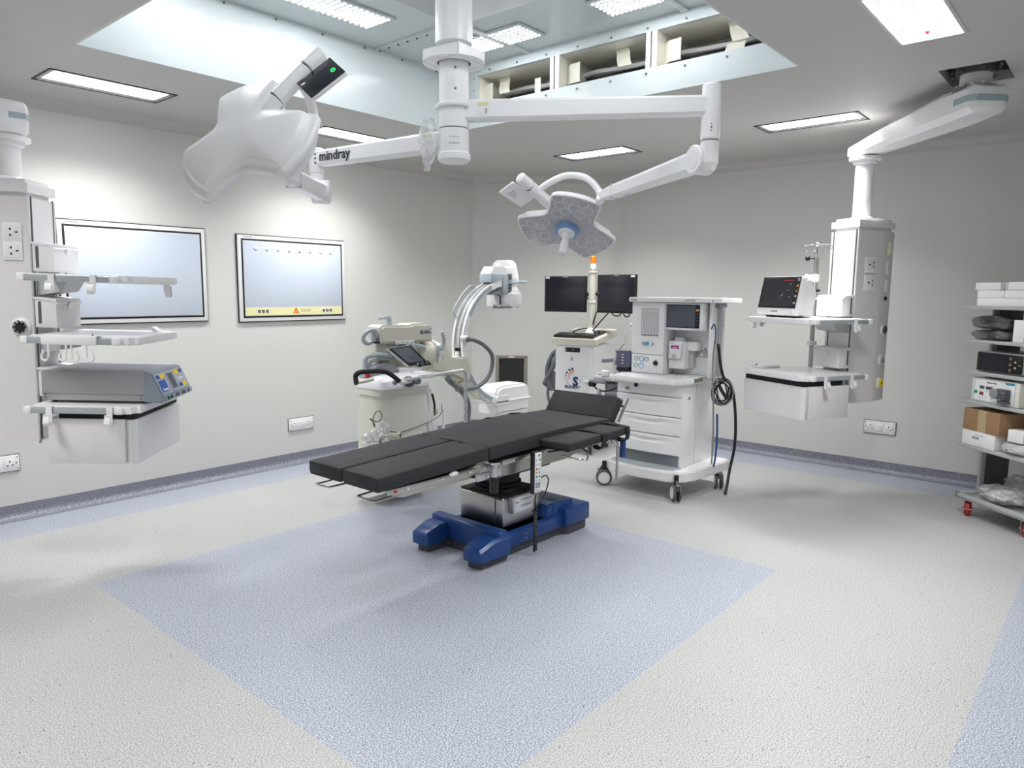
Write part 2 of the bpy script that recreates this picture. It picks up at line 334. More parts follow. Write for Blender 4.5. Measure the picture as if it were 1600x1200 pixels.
struct('wall_recess_right', m)
m = M(); m.box((PX0-.03, PY0-.03, PZ), (PX1+.03, PY1+.03, PZ+.06), 'panelt')
m.box((2.08, 2.08, PZ-.02), (3.2, 3.2, PZ+.01), 'plate', .003)
for a in (2.05, 3.19): m.box((a-.012, PY0, PZ-.016), (a+.03, PY1, PZ+.01), 'panelt', .002); m.box((PX0, a-.012, PZ-.016), (PX1, a+.03, PZ+.01), 'panelt', .002)
for i in range(8):
    for y in (3.24, 3.88): m.cyl((3.2, 3.28+i*.09, PZ-.017), (3.2, 3.28+i*.09, PZ-.024), .006, 'screw', n=8)
struct('ceiling_recess', m)
m = M()   # filter compartments behind the openings
D_ = .40; m.box((PX1+.03, PY0, SB-.03), (PX1+D_, 3.70, SB-.01), 'cream'); m.box((PX1+.03, PY0, ST), (PX1+D_, 3.70, ST+.02), 'cream'); m.box((PX1+D_, PY0, SB-.03), (PX1+D_+.02, 3.7, ST+.02), 'cream')
m.box((PX1+.03, 3.675, SB-.02), (PX1+D_, 3.70, ST), 'cream')
m.box((PX1+D_-.10, PY0, SB-.02), (PX1+D_-.02, 3.62, ST-.085), 'blackfilm'); m.tube([(PX1+D_-.12, 1.45+i*.2, ST-.07+.008*math.sin(i*2)) for i in range(12)], .016, 'carton', n=8)
m.box((PX1+.12, PY0, SB-.01), (PX1+.17, 3.62, SB+.045), 'blackfilm')
for y in (2.99, 2.28, 1.57):
    m.box((PX1-.001, y, SB), (PX1+.02, y+.028, ST), 'carton'); m.box((PX1+.012, y-.012, SB), (PX1+D_, y, ST), 'blackfilm'); m.box((PX1-.001, y-.045, SB), (PX1+D_, y-.012, ST), 'cream'); m.box((PX1+.02, y, SB), (PX1+D_, y+.02, ST), 'cream')
struct('trim_2', m)
def tapes():
    defs = [(3.50, 0), (3.16, 1), (2.85, 2), (2.52, 0), (2.14, 2), (1.78, 0), (3.60, 2), (1.74, 3)]
    nm = ['masking paper flap hanging in the left filter compartment', 'masking paper flap stuck upright at the right end of the left filter compartment', 'folded masking paper sheet on the left side of the middle filter compartment', 'curled masking paper flap hanging in the middle filter compartment',
          'folded masking paper sheet on the left side of the right filter compartment', 'long masking paper flap hanging in the right filter compartment', 'folded masking paper sheet at the far left end of the ceiling filter slot', 'short masking paper flap standing below the long one in the right compartment']
    for (y, kd), lb in zip(defs, nm):
        m = M()
        if kd == 0:
            pts = [(PX1+.15, ST-.003), (PX1+.14, ST-.03), (PX1+.115, ST-.065), (PX1+.095, ST-.10), (PX1+.085, ST-.13)]
            m.loft([[Vector((x, y-i*.016+w, z)) for w in (0, .095)] + [Vector((x+.002, y-i*.016+w, z)) for w in (.095, 0)] for i, (x, z) in enumerate(pts)], 'tape')
        elif kd == 1: m.box((PX1+.08, y, SB), (PX1+.083, y+.05, SB+.12), 'tape')
        elif kd == 2: m.loft([[Vector((x, yy, z)) for z in (SB+.03, SB+.15)] + [Vector((x+.002, yy+.002, z)) for z in (SB+.15, SB+.03)] for x, yy in ((PX1+.10, y+.10), (PX1+.06, y+.045), (PX1+.055, y-.03))], 'tape')
        else: m.loft([[Vector((x, yy, z)) for yy in (y, y+.11)] + [Vector((x+.002, yy, z)) for yy in (y+.11, y)] for x, z in ((PX1+.04, SB+.002), (PX1+.08, SB+.03), (PX1+.10, SB+.07))], 'tape')
        tag(m.build('paper_flap'), lb, 'paper', 'masking paper flaps in the ceiling filter slot')
tapes()
# ---- perforated LED panels in the recess top
def ledpanel(x0, x1, y0, y1, label):
    t = thing('led_panel_light', label, 'ceiling light', ((x0+x1)/2, (y0+y1)/2, PZ-.012), group='perforated LED panels in the ceiling recess')
    lx, ly = (x1-x0)/2, (y1-y0)/2; m = M(); m.box((-lx-.015, -ly-.015, -.002), (lx+.015, ly+.015, .011), 'panelt', .003); m.build('housing', t)
    m = M(); nx, ny = round((x1-x0)/.038), round((y1-y0)/.030)
    for i in range(nx):
        for j in range(ny): m.cyl((-lx+(i+.5)*2*lx/nx, -ly+(j+.5)*2*ly/ny, -.0035), (-lx+(i+.5)*2*lx/nx, -ly+(j+.5)*2*ly/ny, -.002), .0078, 'dots', n=8)
    m.build('led_grid', t)['kind'] = 'stuff'
ledpanel(2.33, 2.91, 3.44, 3.67, 'perforated LED panel in the ceiling recess beside the left glossy side')
ledpanel(3.44, 3.67, 2.92, 3.47, 'perforated LED panel in the ceiling recess just right of the lamp column')
ledpanel(3.44, 3.68, 1.85, 2.42, 'perforated LED panel above the masked filter slot, cut by the top of the photo')
ledpanel(1.60, 2.18, 3.44, 3.67, 'perforated LED panel in the far left of the ceiling recess')
ledpanel(1.57, 1.80, 1.85, 2.42, 'perforated LED panel in the recess on the side near the viewer')
ledpanel(2.33, 2.91, 1.62, 1.85, 'perforated LED panel in the recess nearest the trolley side')
# ---- recessed ceiling lamps
def lamp_glow(t, size, z, w=None):          # the light the louvred diffuser sends down
    ld = bpy.data.lights.new('lamp_glow', 'AREA'); ld.shape = 'RECTANGLE'; ld.size, ld.size_y = size; ld.energy = w or LAMPW; ld.spread = R(120); ld.color = (1, .995, .98)
    o = bpy.data.objects.new('lamp_glow', ld); C.objects.link(o); o.parent = t; o.location = (0, 0, z)
RD = .009
def lamp(cx, cy, lx, ly, label):
    t = thing('ceiling_light', label, 'ceiling light', (cx, cy, H), group='flush rectangular ceiling lights')
    m = M(); X_, Y_ = lx/2, ly/2
    for a, b, z0, z1, k in ((0, .009, -.004, -.0001, 'black'), (.009, .027, -.0025, .003, 'silver'), (.027, .032, -.001, RD, 'black')):
        for s in (-1, 1):
            m.box((-X_+a, s*(Y_-a), z0), (X_-a, s*(Y_-b), z1), k); m.box((s*(X_-a), -Y_+a, z0), (s*(X_-b), Y_-a, z1), k)
    m.box((-X_+.012, -Y_+.012, RD+.004), (X_-.012, Y_-.012, RD+.02), 'ltray'); m.build('frame', t)
    m = M(); m.box((-X_+.032, -Y_+.032, RD-.002), (X_-.032, Y_-.032, RD+.004), 'diff'); m.build('diffuser', t)
    lamp_glow(t, (lx-.066, ly-.066), RD-.004)
lamp(1.765, 4.615, .68, .30, 'flush lit ceiling light above the two film viewers, on the far left')
lamp(3.485, 4.615, .68, .30, 'flush lit ceiling light partly hidden behind the left lamp head and its arm')
lamp(5.20, 3.54, .30, .70, 'flush lit ceiling light in the middle, above the right lamp head')
lamp(5.16, 1.775, .28, .68, 'flush lit ceiling light just left of the right pendant arm')
lamp(1.765, .55, .68, .30, 'unseen ceiling light added for lighting, near the camera on the right side of the room')  # this and the next two: out of view, placed by symmetry, added for lighting
lamp(0.05, 1.775, .30, .70, 'unseen ceiling light added for lighting, behind the camera on the right')
lamp(0.05, 3.54, .30, .70, 'unseen ceiling light added for lighting, behind the camera on the left')
# open lamp tray with LED strips (top right)
t = thing('open_ceiling_light', 'ceiling light without its cover at the top right, rows of LED strips showing', 'ceiling light', (3.51, .80, H))
m = M(); a, b = .333, .128; Q = .07
m.box((-a, -b, Q), (a, b, Q+.004), 'ltray')
for s in (-1, 1):
    m.box((-a, s*b, -.002), (a, s*(b-.005), Q), 'ltray'); m.box((s*a, -b, -.002), (s*(a-.005), b, Q), 'ltray')
    m.box((-a-.012, s*(b+.012), -.003), (a+.012, s*b, -.0002), 'lgrey'); m.box((s*(a+.012), -b, -.003), (s*a, b, -.0002), 'lgrey')
m.build('tray', t)
m = M()
for i in range(7):
    y = -.102+i*.034
    m.box((-.30, y-.009, Q-.008), (.29, y+.009, Q-.001), 'ltray')
    for j in range(30): m.box((-.295+j*.0194, y-.006, Q-.011), (-.284+j*.0194, y+.006, Q-.008), 'dots2')
m.build('led_strip_rows', t); lamp_glow(t, (.62, .22), Q-.014, LAMPW*1.3)
m = M(); m.ball((.315, .02, .03), .010, 'red'); m.tube([(.315, .02, .035), (.31, .0, .03), (.318, -.02, .06)], .002, 'red', n=6); m.build('wire_connector', t)
m = M()
for y in (-.1, .09):
    m.tube([(.05+y*2, b-.008, .05), (.06+y*2, b-.02, .035), (.055+y*2, b-.008, .02)], .002, 'black', n=6)
m.build('spring_clip', t)
# ================================================================== SURGICAL LIGHTS
HB = (2.70, 2.72)
t = thing('lamp_column', 'white ceiling column with square collar carrying both surgical lamps', 'ceiling column', (HB[0], HB[1], H))
m = M(); m.cyl((0, 0, .08), (0, 0, .40), .093, 'white', n=40); m.build('sleeve', t)
m = M(); c = .112
mx = Matrix.Rotation(R(8), 4, 'Z')
for s in (-1, 1): m.box((s*c, -c, -.015), (s*(c-.004), c, .05), 'white', mx=mx); m.box((-c, s*c, -.015), (c, s*(c-.004), .05), 'white', mx=mx)
m.lathe([(.086, -.012), (.158, -.012), (.158, -.009), (.086, -.009)], 'white', mx, 4 if 0 else 40)
m.box((-c, -c, .046), (c, c, .05), 'white', mx=mx); m.build('collar', t)
m = M(); m.cyl((0, 0, -.21), (0, 0, .0), .075, 'white', n=40); m.lathe([(0, -.232), (.097, -.232), (.1, -.222), (.075, -.205), (0, -.205)], 'white', n=40)
for z in (-.05, -.15):
    p = Vector((.0, 0, z)); d = Vector((-.64, -.77, 0)); m.cyl(p+d*.074, p+d*.078, .006, 'screw', n=10)
m.build('tube', t)
m = M(); d = Vector((-.78, -.62, 0)); sd = Vector((-.62, .78, 0))
m.prism([(-.012, -.035), (.012, -.035), (.012, .035), (-.012, .035)], .0735, .0765, 'white2', mx=frame((0, 0, -.115), sd, ZA) @ Matrix.Translation((-.0, 0, -.15)) if 0 else frame((0, 0, -.115), -sd, ZA), vert=.01); m.build('cover_plate', t)
ARM1 = Vector((3.40, 1.66)) - Vector(HB); ARM2 = Vector((2.58, 3.74)) - Vector(HB)
HEADD = dict(
 h1=dict(c=Vector((3.997, 2.944, 1.885)), x=Vector((.647, -.733, -.212)), y=Vector((-.57, -.649, .503))),
 h2=dict(c=Vector((1.714, 2.988, 2.098)), x=Vector((-.494, .828, -.267)), y=Vector((.361, .475, .803))))
def fillet(pts, flags, d):
    """round the flagged corners of a closed outline"""
    out = []; n = len(pts)
    for i in range(n):
        if not flags[i]: out.append(pts[i]); continue
        p, a, b = Vector(pts[i]), Vector(pts[i-1]), Vector(pts[(i+1) % n])
        da = min(d, (a-p).length*.45); db = min(d, (b-p).length*.45); A = p+(a-p).normalized()*da; B = p+(b-p).normalized()*db
        for j in range(5): u = j/4; q = A*(1-u)**2+p*2*u*(1-u)+B*u*u; out.append((q.x, q.y))
    return out
def petals(r, hw, n=6):
    pts, fl = [], []; rin = hw/math.sin(R(60))
    for a in (90, 210, 330):
        na = R(a-60); pts.append((rin*math.cos(na), rin*math.sin(na))); fl.append(1)
        u = Vector((math.cos(R(a)), math.sin(R(a)))); w = Vector((-u.y, u.x))
        for i in range(n+1):
            q = -1 + 2*i/n; p = u*(r*.9 + r*.1*(1-q*q)) + w*(hw*1.05*q); pts.append((p.x, p.y)); fl.append(1 if i in (0, n) else 0)
    return fillet(pts, fl, .045)
def lamp_head(t, key, flip):
    d = HEADD[key]; F = frame(d['c'], d['x'], d['y'])            # local z = light direction
    O = petals(.335, .160)
    m = M(); base_ = [(.012, .0175), (.003, .0165), (.0, .010), (.0, -.004), (.004, -.010), (.010, -.012), (.014, -.013)]
    secs = [[(x, y, z) for x, y in offs(O, i)] for i, z in base_]; last = secs[-1]
    for sc_, z in ((.975, -.0145), (.955, -.016), (.940, -.030), (.925, -.042), (.905, -.050), (.87, -.055), (.80, -.060), (.68, -.066), (.5, -.071), (.25, -.074)): secs.append([(x*sc_, y*sc_, z) for x, y, _ in last])
    m.loft(secs, 'white', F)
    head = m.build('light_head', t, True, ang=42)
    m = M(); stack(m, O, [(.011, .0176), (.013, .0195), (.018, .0205)], 'lens', F); m.build('lens_panel', head, True)
    m = M(); nz = F.to_3x3().col[2]
    for a in (90, 210, 330):
        u = Vector((math.cos(R(a)), math.sin(R(a)), 0)); w = Vector((-u.y, u.x, 0))
        for (e, f) in ((.13, -.095), (.13, .095), (.175, -.045), (.175, .045), (.225, -.09), (.225, 0), (.225, .09), (.285, -.045), (.285, .045), (.285, -.118), (.285, .118)):
            p = F @ (u*e + w*f + Vector((0, 0, .0203)))
            m.lathe([(.034, 0), (.0348, .0014), (.037, .0014), (.038, 0)], 'lensr', Matrix.Translation(p) @ nz.to_track_quat('Z', 'Y').to_matrix().to_4x4(), 14)
    o = m.build('lens_ring_pattern', head, True); o['kind'] = 'stuff'
    m = M(); m.lathe([(.07, .02), (.078, .022), (.078, .05), (.066, .056), (0, .056)], 'ringb', F, 32); m.build('sterile_ring', head, True)
    m = M(); m.lathe([(0, .056), (.058, .056), (.056, .063), (.026, .068), (.024, .10), (.019, .104), (.019, .118), (.023, .122), (.026, .125), (.028, .225), (.025, .228), (0, .228)], 'white2', F, 28); m.build('handle', t, True)
    e = Vector((math.cos(R(150)), math.sin(R(150)), 0)); f = Vector((math.cos(R(60)), math.sin(R(60)), 0)); z = Vector((0, 0, 1))
    m = M()
    P = lambda a, b, c_: F @ (e*a + f*b + z*c_)
    m.cyl(P(.10, .01, -.03), P(.20, .035, -.045), .036, 'white', r2=.033, n=28); m.cyl(P(.20, .035, -.045), P(.205, .036, -.0455), .0335, 'seam', n=28)
    m.cyl(P(.205, .036, -.0455), P(.385, .06, -.055), .037, 'white', n=28); m.cyl(P(.385, .06, -.055), P(.388, .061, -.055), .0355, 'seam', n=28); m.cyl(P(.388, .061, -.055), P(.49, .07, -.06), .037, 'white', n=28, bev=.01)
    m.build('control_housing', t, True)
    m = M(); G = frame(P(.40, -.035, -.055), F.to_3x3() @ e, F.to_3x3() @ f)
    zz = G.to_3x3().col[2].dot(F.to_3x3().col[2])        # +1 if G z = light dir
    q = 1 if zz > 0 else -1
    m.box((-.095, -.105, q*.016), (.095, .045, -q*.006), 'white', .008, mx=G); disp = m.build('display', t, True)
    m = M(); m.box((-.092, -.102, -q*.006), (.092, .042, -q*.009), 'screen', .001, mx=G); m.build('display_glass', disp, True)
    if key == 'h2':
        m = M(); m.lathe([(.008, 0), (.011, 0), (.011, .002), (.008, .002)], 'glassled', G @ Matrix.Translation((.06, -.045, -q*.0095)) @ Matrix.Rotation(math.pi if q > 0 else 0, 4, 'X'), 16); m.build('power_symbol', disp, True)
        text('mindray', .011, G @ Vector((-.06, .034, -q*.0096)), (F.to_3x3() @ e)*1, (F.to_3x3() @ f), 'lgrey', disp, world=True)
    else:
        m = M()
        for i in range(3): m.box((.0+i*.02, -.05, q*.0165), (.004+i*.02, -.02+i*.01, q*.017), 'seam', mx=G)
        m.box((-.02, -.06, q*.0165), (.05, -.057, q*.017), 'seam', mx=G); m.build('rating_marks', disp, True)
    return F, P
def spring_arm(t, a, b, w0, w1, k='white'):
    a, b = Vector(a), Vector(b); d = (b-a); L = d.length; d.normalize(); s = Vector((0, 0, 1)).cross(d).normalized(); u = d.cross(s)
    m = M(); secs = []
    for q, h, w in ((-.02, w0*.7, .038), (0.0, w0, .044), (.08, w0*.92, .042), (.5, w0*.78, .037), (.80, w1*1.2, .034), (.90, w1*1.05, .033), (1.0, w1*.6, .022)):
        c = a + d*L*q; h *= .5
        secs.append([c + u*(h*y) + s*(w*x) for x, y in ((-1, -.6), (-.6, -1), (.6, -1), (1, -.6), (1, .6), (.6, 1), (-.6, 1), (-1, .6))])
    m.loft(secs, k)
    m.cyl(a-s*.052, a+s*.052, w0*.62, k, n=32, bev=.006); m.cyl(a-s*.054, a+s*.054, w0*.42, 'white2', n=32, bev=.004)
    # seam of the cover near the lamp end and the slot below
    c = a+d*L*.82; m.box((-.0008, -.036, -w1*.62), (.0008, .036, w1*.62), 'lgrey', mx=frame(c, d, s))
    c = a+d*L*.60-u*(w0*.36); m.box((-.12, -.003, -.002), (.12, .003, .003), 'seam', mx=frame(c, d, s))
    return m.build('spring_arm', t, True)
def swing(t, a, b, z0, z1, w=.042):
    a, b = Vector(a+(0,)) if isinstance(a, tuple) else Vector((a[0], a[1], 0)), Vector((b[0], b[1], 0)); d = (b-a); L = d.length; d.normalize(); s = ZA.cross(d)
    m = M(); zc = (z0+z1)/2; h = (z1-z0)/2
    sec = lambda c, hh, ww: [c + ZA*(zc + hh*y) + s*(ww*x) for x, y in ((-1, -.75), (-.75, -1), (.75, -1), (1, -.75), (1, .75), (.75, 1), (-.75, 1), (-1, .75))]
    m.loft([sec(a+d*.03, h, w), sec(a+d*.14, h, w), sec(a+d*(L-.03), h*.9, w*.9), sec(a+d*L, h*.85, w*.85)], 'white')
    return m.build('swing_arm', t, True), d, s
# --- right lamp
t = thing('surgical_lamp', 'three-lobed surgical lamp on the right arm, lenses and white handle facing the camera', 'surgical lamp', (HB[0], HB[1], 2.28))
m = M(); m.cyl((0, 0, -.01), (0, 0, .095), .076, 'white', n=40); m.build('hub', t)
a1, d, s = swing(t, HB, (3.40, 1.66), 2.305, 2.405)
nn = Vector((-.84, -.54, 0)); nn = (s if s.dot(Vector((-1, -1, 0))) > 0 else -s)
o3 = Vector((HB[0], HB[1], 0)) + d*.13 + nn*.043; 
m = M(); G = frame((o3.x, o3.y, 2.357), d, ZA); zq = 1 if G.to_3x3().col[2].dot(nn) > 0 else -1
m.box((0, -.03, 0), (.055, .012, zq*.0012), 'carton', mx=G); m.box((0, .012, 0), (.055, .03, zq*.0014), 'yellow', mx=G); m.build('sticker', a1, True)
text('2', .026, G @ Vector((.036, -.012, zq*.0016)), d, ZA, 'ink', a1, world=True)
m = M(); E1 = Vector((3.405, 1.652, 0))
m.cyl(E1+ZA*2.19, E1+ZA*2.455, .046, 'white', n=32, bev=.006); m.cyl(E1+ZA*2.186, E1+ZA*2.19, .043, 'seam', n=32); m.cyl(E1+ZA*2.08, E1+ZA*2.186, .044, 'white', r2=.044, n=32)
for z in (2.26, 2.245, 2.23): m.cyl(E1+ZA*z+Vector((-.85, -.52, 0))*.045, E1+ZA*z+Vector((-.85, -.52, 0))*.048, .0045 if z == 2.245 else .003, 'seam', n=10)
m.cyl(E1+ZA*2.045, E1+ZA*2.085, .028, 'white', r2=.044, n=32); m.build('elbow', t, True)
F, P = lamp_head(t, 'h1', 0)
J1 = P(.05, .37, -.02); spring_arm(t, (3.425, 1.705, 2.105), Vector(J1), .115, .07)
m = M(); m.tube([P(.33, .055, -.05), P(.30, .13, -.10), P(.24, .22, -.15), P(.16, .31, -.14), P(.09, .36, -.08), P(.05, .375, -.01)], .021, 'white', n=16); m.cyl(Vector(J1)-F.to_3x3().col[2]*.045, Vector(J1)+F.to_3x3().col[2]*.045, .026, 'white', n=24, bev=.005)
m.build('gimbal_bow', t, True)
# --- left lamp
t = thing('surgical_lamp', 'three-lobed surgical lamp on the left arm, smooth white back turned to the camera', 'surgical lamp', (HB[0], HB[1], 2.13))
m = M(); m.cyl((0, 0, .0), (0, 0, .135), .0755, 'white', n=40); m.cyl((0, 0, .135), (0, 0, .139), .073, 'seam', n=40); m.lathe([(0, -.028), (.07, -.028), (.083, -.016), (.084, .012), (.076, .02), (0, .02)], 'white', n=40)
h_ = m.build('hub', t)
m = M(); q = Vector((-.69, -.72, 0)); sx = Vector((.72, -.69, 0))
for i in range(8):
    a = -.32+.09*i; m_ = Matrix.Rotation(a, 4, 'Z')
    dd = Vector((-.69, -.72, 0)); dd.rotate(Matrix.Rotation(a, 3, 'Z')); ss = ZA.cross(dd)
    m.box((-.0028, -.001, 0), (.0028, .001, .0006), 'ink', mx=frame(dd*.0757+ZA*.088, ss, ZA)); m.box((-.0025, -.0008, 0), (.0025, .0008, .0006), 'seam', mx=frame(dd*.0757+ZA*.078, ss, ZA)) if i % 2 else None
    m.box((-.0028, -.001, 0), (.0028, .001, .0006), 'seam', mx=frame(dd*.0757+ZA*.060, ss, ZA)); m.box((-.003, -.001, 0), (.0026, .001, .0006), 'seam', mx=frame(dd*.0757+ZA*.053, ss, ZA))
m.build('rating_plate', h_)
a2, d, s = swing(t, HB, (2.58, 3.74), 2.165, 2.262)
nn = s if s.dot(Vector((-1, -1, 0))) > 0 else -s
E2 = Vector((2.575, 3.745, 0))
pos = E2 - d*.03 + nn*.040
text('mindray', .078, (pos.x-d.x*.035, pos.y-d.y*.035, 2.214), -d, ZA, 'ink', a2, align='LEFT', bold=.0012, world=True)
m = M(); G = frame((0, 0, 0), -d, ZA); zq = 1
p = Vector((HB[0], HB[1], 0)) + d*.15 + nn*.0425; G = frame((p.x, p.y, 2.225), -d, ZA)
m.box((-.03, -.03, 0), (.03, .01, .0012), 'carton', mx=G); m.box((-.03, .01, 0), (.03, .03, .0014), 'yellow', mx=G); m.build('sticker', a2, True)
m = M(); m.cyl(E2+ZA*2.13, E2+ZA*2.275, .044, 'white', n=32, bev=.005); m.cyl(E2+ZA*2.00, E2+ZA*2.13, .040, 'white', n=32, bev=.003)
for z in (2.235, 2.21, 2.185): m.cyl(E2+ZA*z+Vector((-.7, -.7, 0))*.043, E2+ZA*z+Vector((-.7, -.7, 0))*.047, .006, 'seam', n=10)
m.build('elbow', t, True)
F, P = lamp_head(t, 'h2', 1)
J2 = P(.02, -.15, .14); spring_arm(t, (2.57, 3.70, 2.02), Vector(J2), .11, .07)
m = M(); m.tube([P(.33, .05, -.05), P(.315, -.01, .02), P(.26, -.06, .10), P(.17, -.11, .15), P(.08, -.14, .16), P(.02, -.15, .14)], .021, 'white', n=16); m.cyl(Vector(J2)-F.to_3x3().col[2]*.045, Vector(J2)+F.to_3x3().col[2]*.045, .026, 'white', n=24, bev=.005)
m.build('gimbal_bow', t, True)
m = M(); p = Vector((HB[0], HB[1], 0)) + d*.115 + nn*.072
secs = []
for i in range(11):
    u = i/10; z = 2.32-.26*u; r = .015+.036*math.sin(math.pi*min(1, .12+u*.95))
    secs.append([Vector((p.x + .01*math.sin(u*4), p.y, z)) + Vector((math.cos(j*math.pi/8), math.sin(j*math.pi/8), 0))*(r*(1+.3*noise.noise(Vector((j*.9, i*.9, 3))))) for j in range(16)])
m.loft(secs, 'bag'); tag(m.build('plastic_bag', ang=20), 'clear plastic bag hanging over the left lamp arm beside the hub', 'bag')
# ================================================================== PENDANTS
def pendant(kind, label, o, rz, sg, yc, tilt, trays, brackets, arm_z):
    """sg: +1 when the camera-near side is local +y; x points to the drawer front"""
    rot = Matrix.Rotation(R(rz), 3, 'Z') @ Matrix.Rotation(R(tilt), 3, 'Y')
    t = thing('ceiling_pendant', label, 'pendant', o, rot=rot)
    Yv = lambda y: sg*y
    S = lambda m_, a, b, k, bev=0, seg=2: m_.box((a[0], Yv(a[1]), a[2]), (b[0], Yv(b[1]), b[2]), k, bev, seg)
    yn, yf = yc+.12, yc-.12
    zt = 1.925; zb = .71
    m = M(); out = [(.16, yf), (.16, yn), (-.06, yn), (-.235, yn-.065), (-.235, yf+.065), (-.06, yf)]
    m.prism([(x, Yv(y)) for x, y in out], zb, zt-.055, 'wgrey', vert=.004, vseg=1)
    m.prism([(x*1.0, Yv(y)) for x, y in out], zt-.053, zt+.03, 'white', bev=.02, seg=4)
    col = m.build('column', t)
    m = M(); S(m, (.16, yf+.035, zb+.02), (.1625, yn-.025, zt-.06), 'white2'); m.build('front_panel', col)
    m = M()
    for y in (yf+.03, yn-.02): S(m, (.16, y-.004, zb+.01), (.164, y+.004, zt-.05), 'seam')
    S(m, (.15, yn-.02, zb-.012), (.16, yn-.008, zb+.1), 'alu'); m.build('rail_slot', col)
    # pole and flange
    m = M(); m.cyl((0, Yv(yc-.02), zt+.02), (0, Yv(yc-.02), arm_z), .058, 'white', n=32); m.lathe([(.056, zt+.02), (.09, zt+.025), (.058, zt+.05)], 'white', Matrix.Translation((0, Yv(yc-.02), 0)), 32)
    m.lathe([(.058, arm_z-.055), (.075, arm_z-.05), (.078, arm_z-.03), (.10, arm_z-.028), (.102, arm_z-.008), (.058, arm_z)], 'white', Matrix.Translation((0, Yv(yc-.02), 0)), 36); m.build('pole', t)
    for i, (zt_, x0, x1, y0, y1) in enumerate(trays):     # y0 far, y1 near
        m = M(); yy0, yy1 = sorted((Yv(y0), Yv(y1)))
        m.prism([(x0, yy0+.02), (x0, yy1-.02), (x1, yy1-.02), (x1, yy0+.02)], zt_-.036, zt_-.001, 'white', vert=.03, bev=.004)
        tr = m.build('tray', t)
        for s in (yy0, yy1):
            m = M(); sgn = 1 if s > 0 else -1
            m.box((x0+.02, s-sgn*.02, zt_-.034), (x1-.09, s, zt_-.005), 'silver', .006); m.box((x0-.012, s-sgn*.022, zt_-.036), (x0+.02, s+sgn*.002, zt_-.002), 'white', .005); m.box((x1-.10, s-sgn*.022, zt_-.036), (x1-.06, s+sgn*.002, zt_-.002), 'white', .008)
            m.build('side_rail', tr)
        m = M(); yb = yc+.0
        m.prism([(.165, zt_-.036), (.30, zt_-.036), (.27, zt_-.085), (.165, zt_-.105)], -.085, .085, 'lgrey', mx=frame((0, Yv(yb), 0), XA, ZA)); m.build('support_bracket', tr)
    for zb_, h in brackets:
        m = M(); y0, y1 = yc-.11, yc+.12
        S(m, (.166, y0, zb_), (.265, y1, zb_+h), 'white2', .006)
        m.loft([[Vector((x, Yv(y), z)) for x, z in ((.164, zb_+h+.006), (.21, zb_+h+.004), (.25, zb_+h-.004), (.272, zb_+h-.022), (.269, zb_+h-.026), (.24, zb_+h-.012), (.164, zb_+h-.004))] for y in (y0-.004, y1+.004)], 'white')
        m.cyl((.266, Yv((y0+y1)/2), zb_+h-.03), (.276, Yv((y0+y1)/2), zb_+h-.034), .018, 'white', n=20); S(m, (.182, y1+.0001, zb_+.02), (.196, y1+.0008, zb_+h-.015), 'seam'); m.build('slide_carrier', t)
    return t, S, yn, yf
def drawer_unit(t, S, z0, z1, x0, x1, yy):
    m = M(); S(m, (x0, -yy, z0), (x1-.05, yy, z1+.002), 'wgrey', .003); S(m, (x0+.04, -yy+.02, z1), (x1-.012, yy-.02, z1+.035), 'blackm'); d = m.build('drawer_unit', t)
    m = M(); pts = [(x1-.048, -yy), (x1, -yy), (x1, yy), (x1-.048, yy)]
    m.prism(pts, z0-.003, z1, 'white2', vert=.022, vseg=4, bev=.003); m.build('drawer', d)
def jhook(t, x, y, z, out, k='white'):
    m = M(); s = out; m.box((x-.013, y-.022*s, z+.0005), (x+.013, y+.004*s, z+.004), k, .001); th = .0035
    cl = [(.003, .004), (.003, -.045), (.006, -.068), (.016, -.080), (.028, -.078), (.034, -.066), (.030, -.050), (.024, -.038), (.026, -.028)]
    cl = [(a, b) for a, b in cl]; Lf, Rt = [], []
    for i, (a, b) in enumerate(cl):
        p, q = cl[max(0, i-1)], cl[min(len(cl)-1, i+1)]; dx, dz = q[0]-p[0], q[1]-p[1]; l = math.hypot(dx, dz); nx, nz = -dz/l*th/2, dx/l*th/2
        Lf.append((a+nx, b+nz)); Rt.append((a-nx, b-nz))
    o = Lf+Rt[::-1]
    m.prism(o, -.013, .013, k, mx=Matrix(((0, 0, 1, x), (s, 0, 0, y), (0, 1, 0, z), (0, 0, 0, 1)))); return m.build('hook', t)
def uk_socket(m, c, x, y, s, k='white', sz=.043):
    n = Vector(x).normalized().cross(Vector(y).normalized()); G = frame(c, x, y)
    m.box((-sz, -sz, 0), (sz, sz, .008), k, .003, mx=G); m.box((-sz*.7, -sz*.75, .008), (sz*.7, sz*.75, .0105), 'white2', .002, mx=G)
    for a, b, w, h in s: m.box((a-w, b-h, .0101), (a+w, b+h, .0112), 'blackm', mx=G)
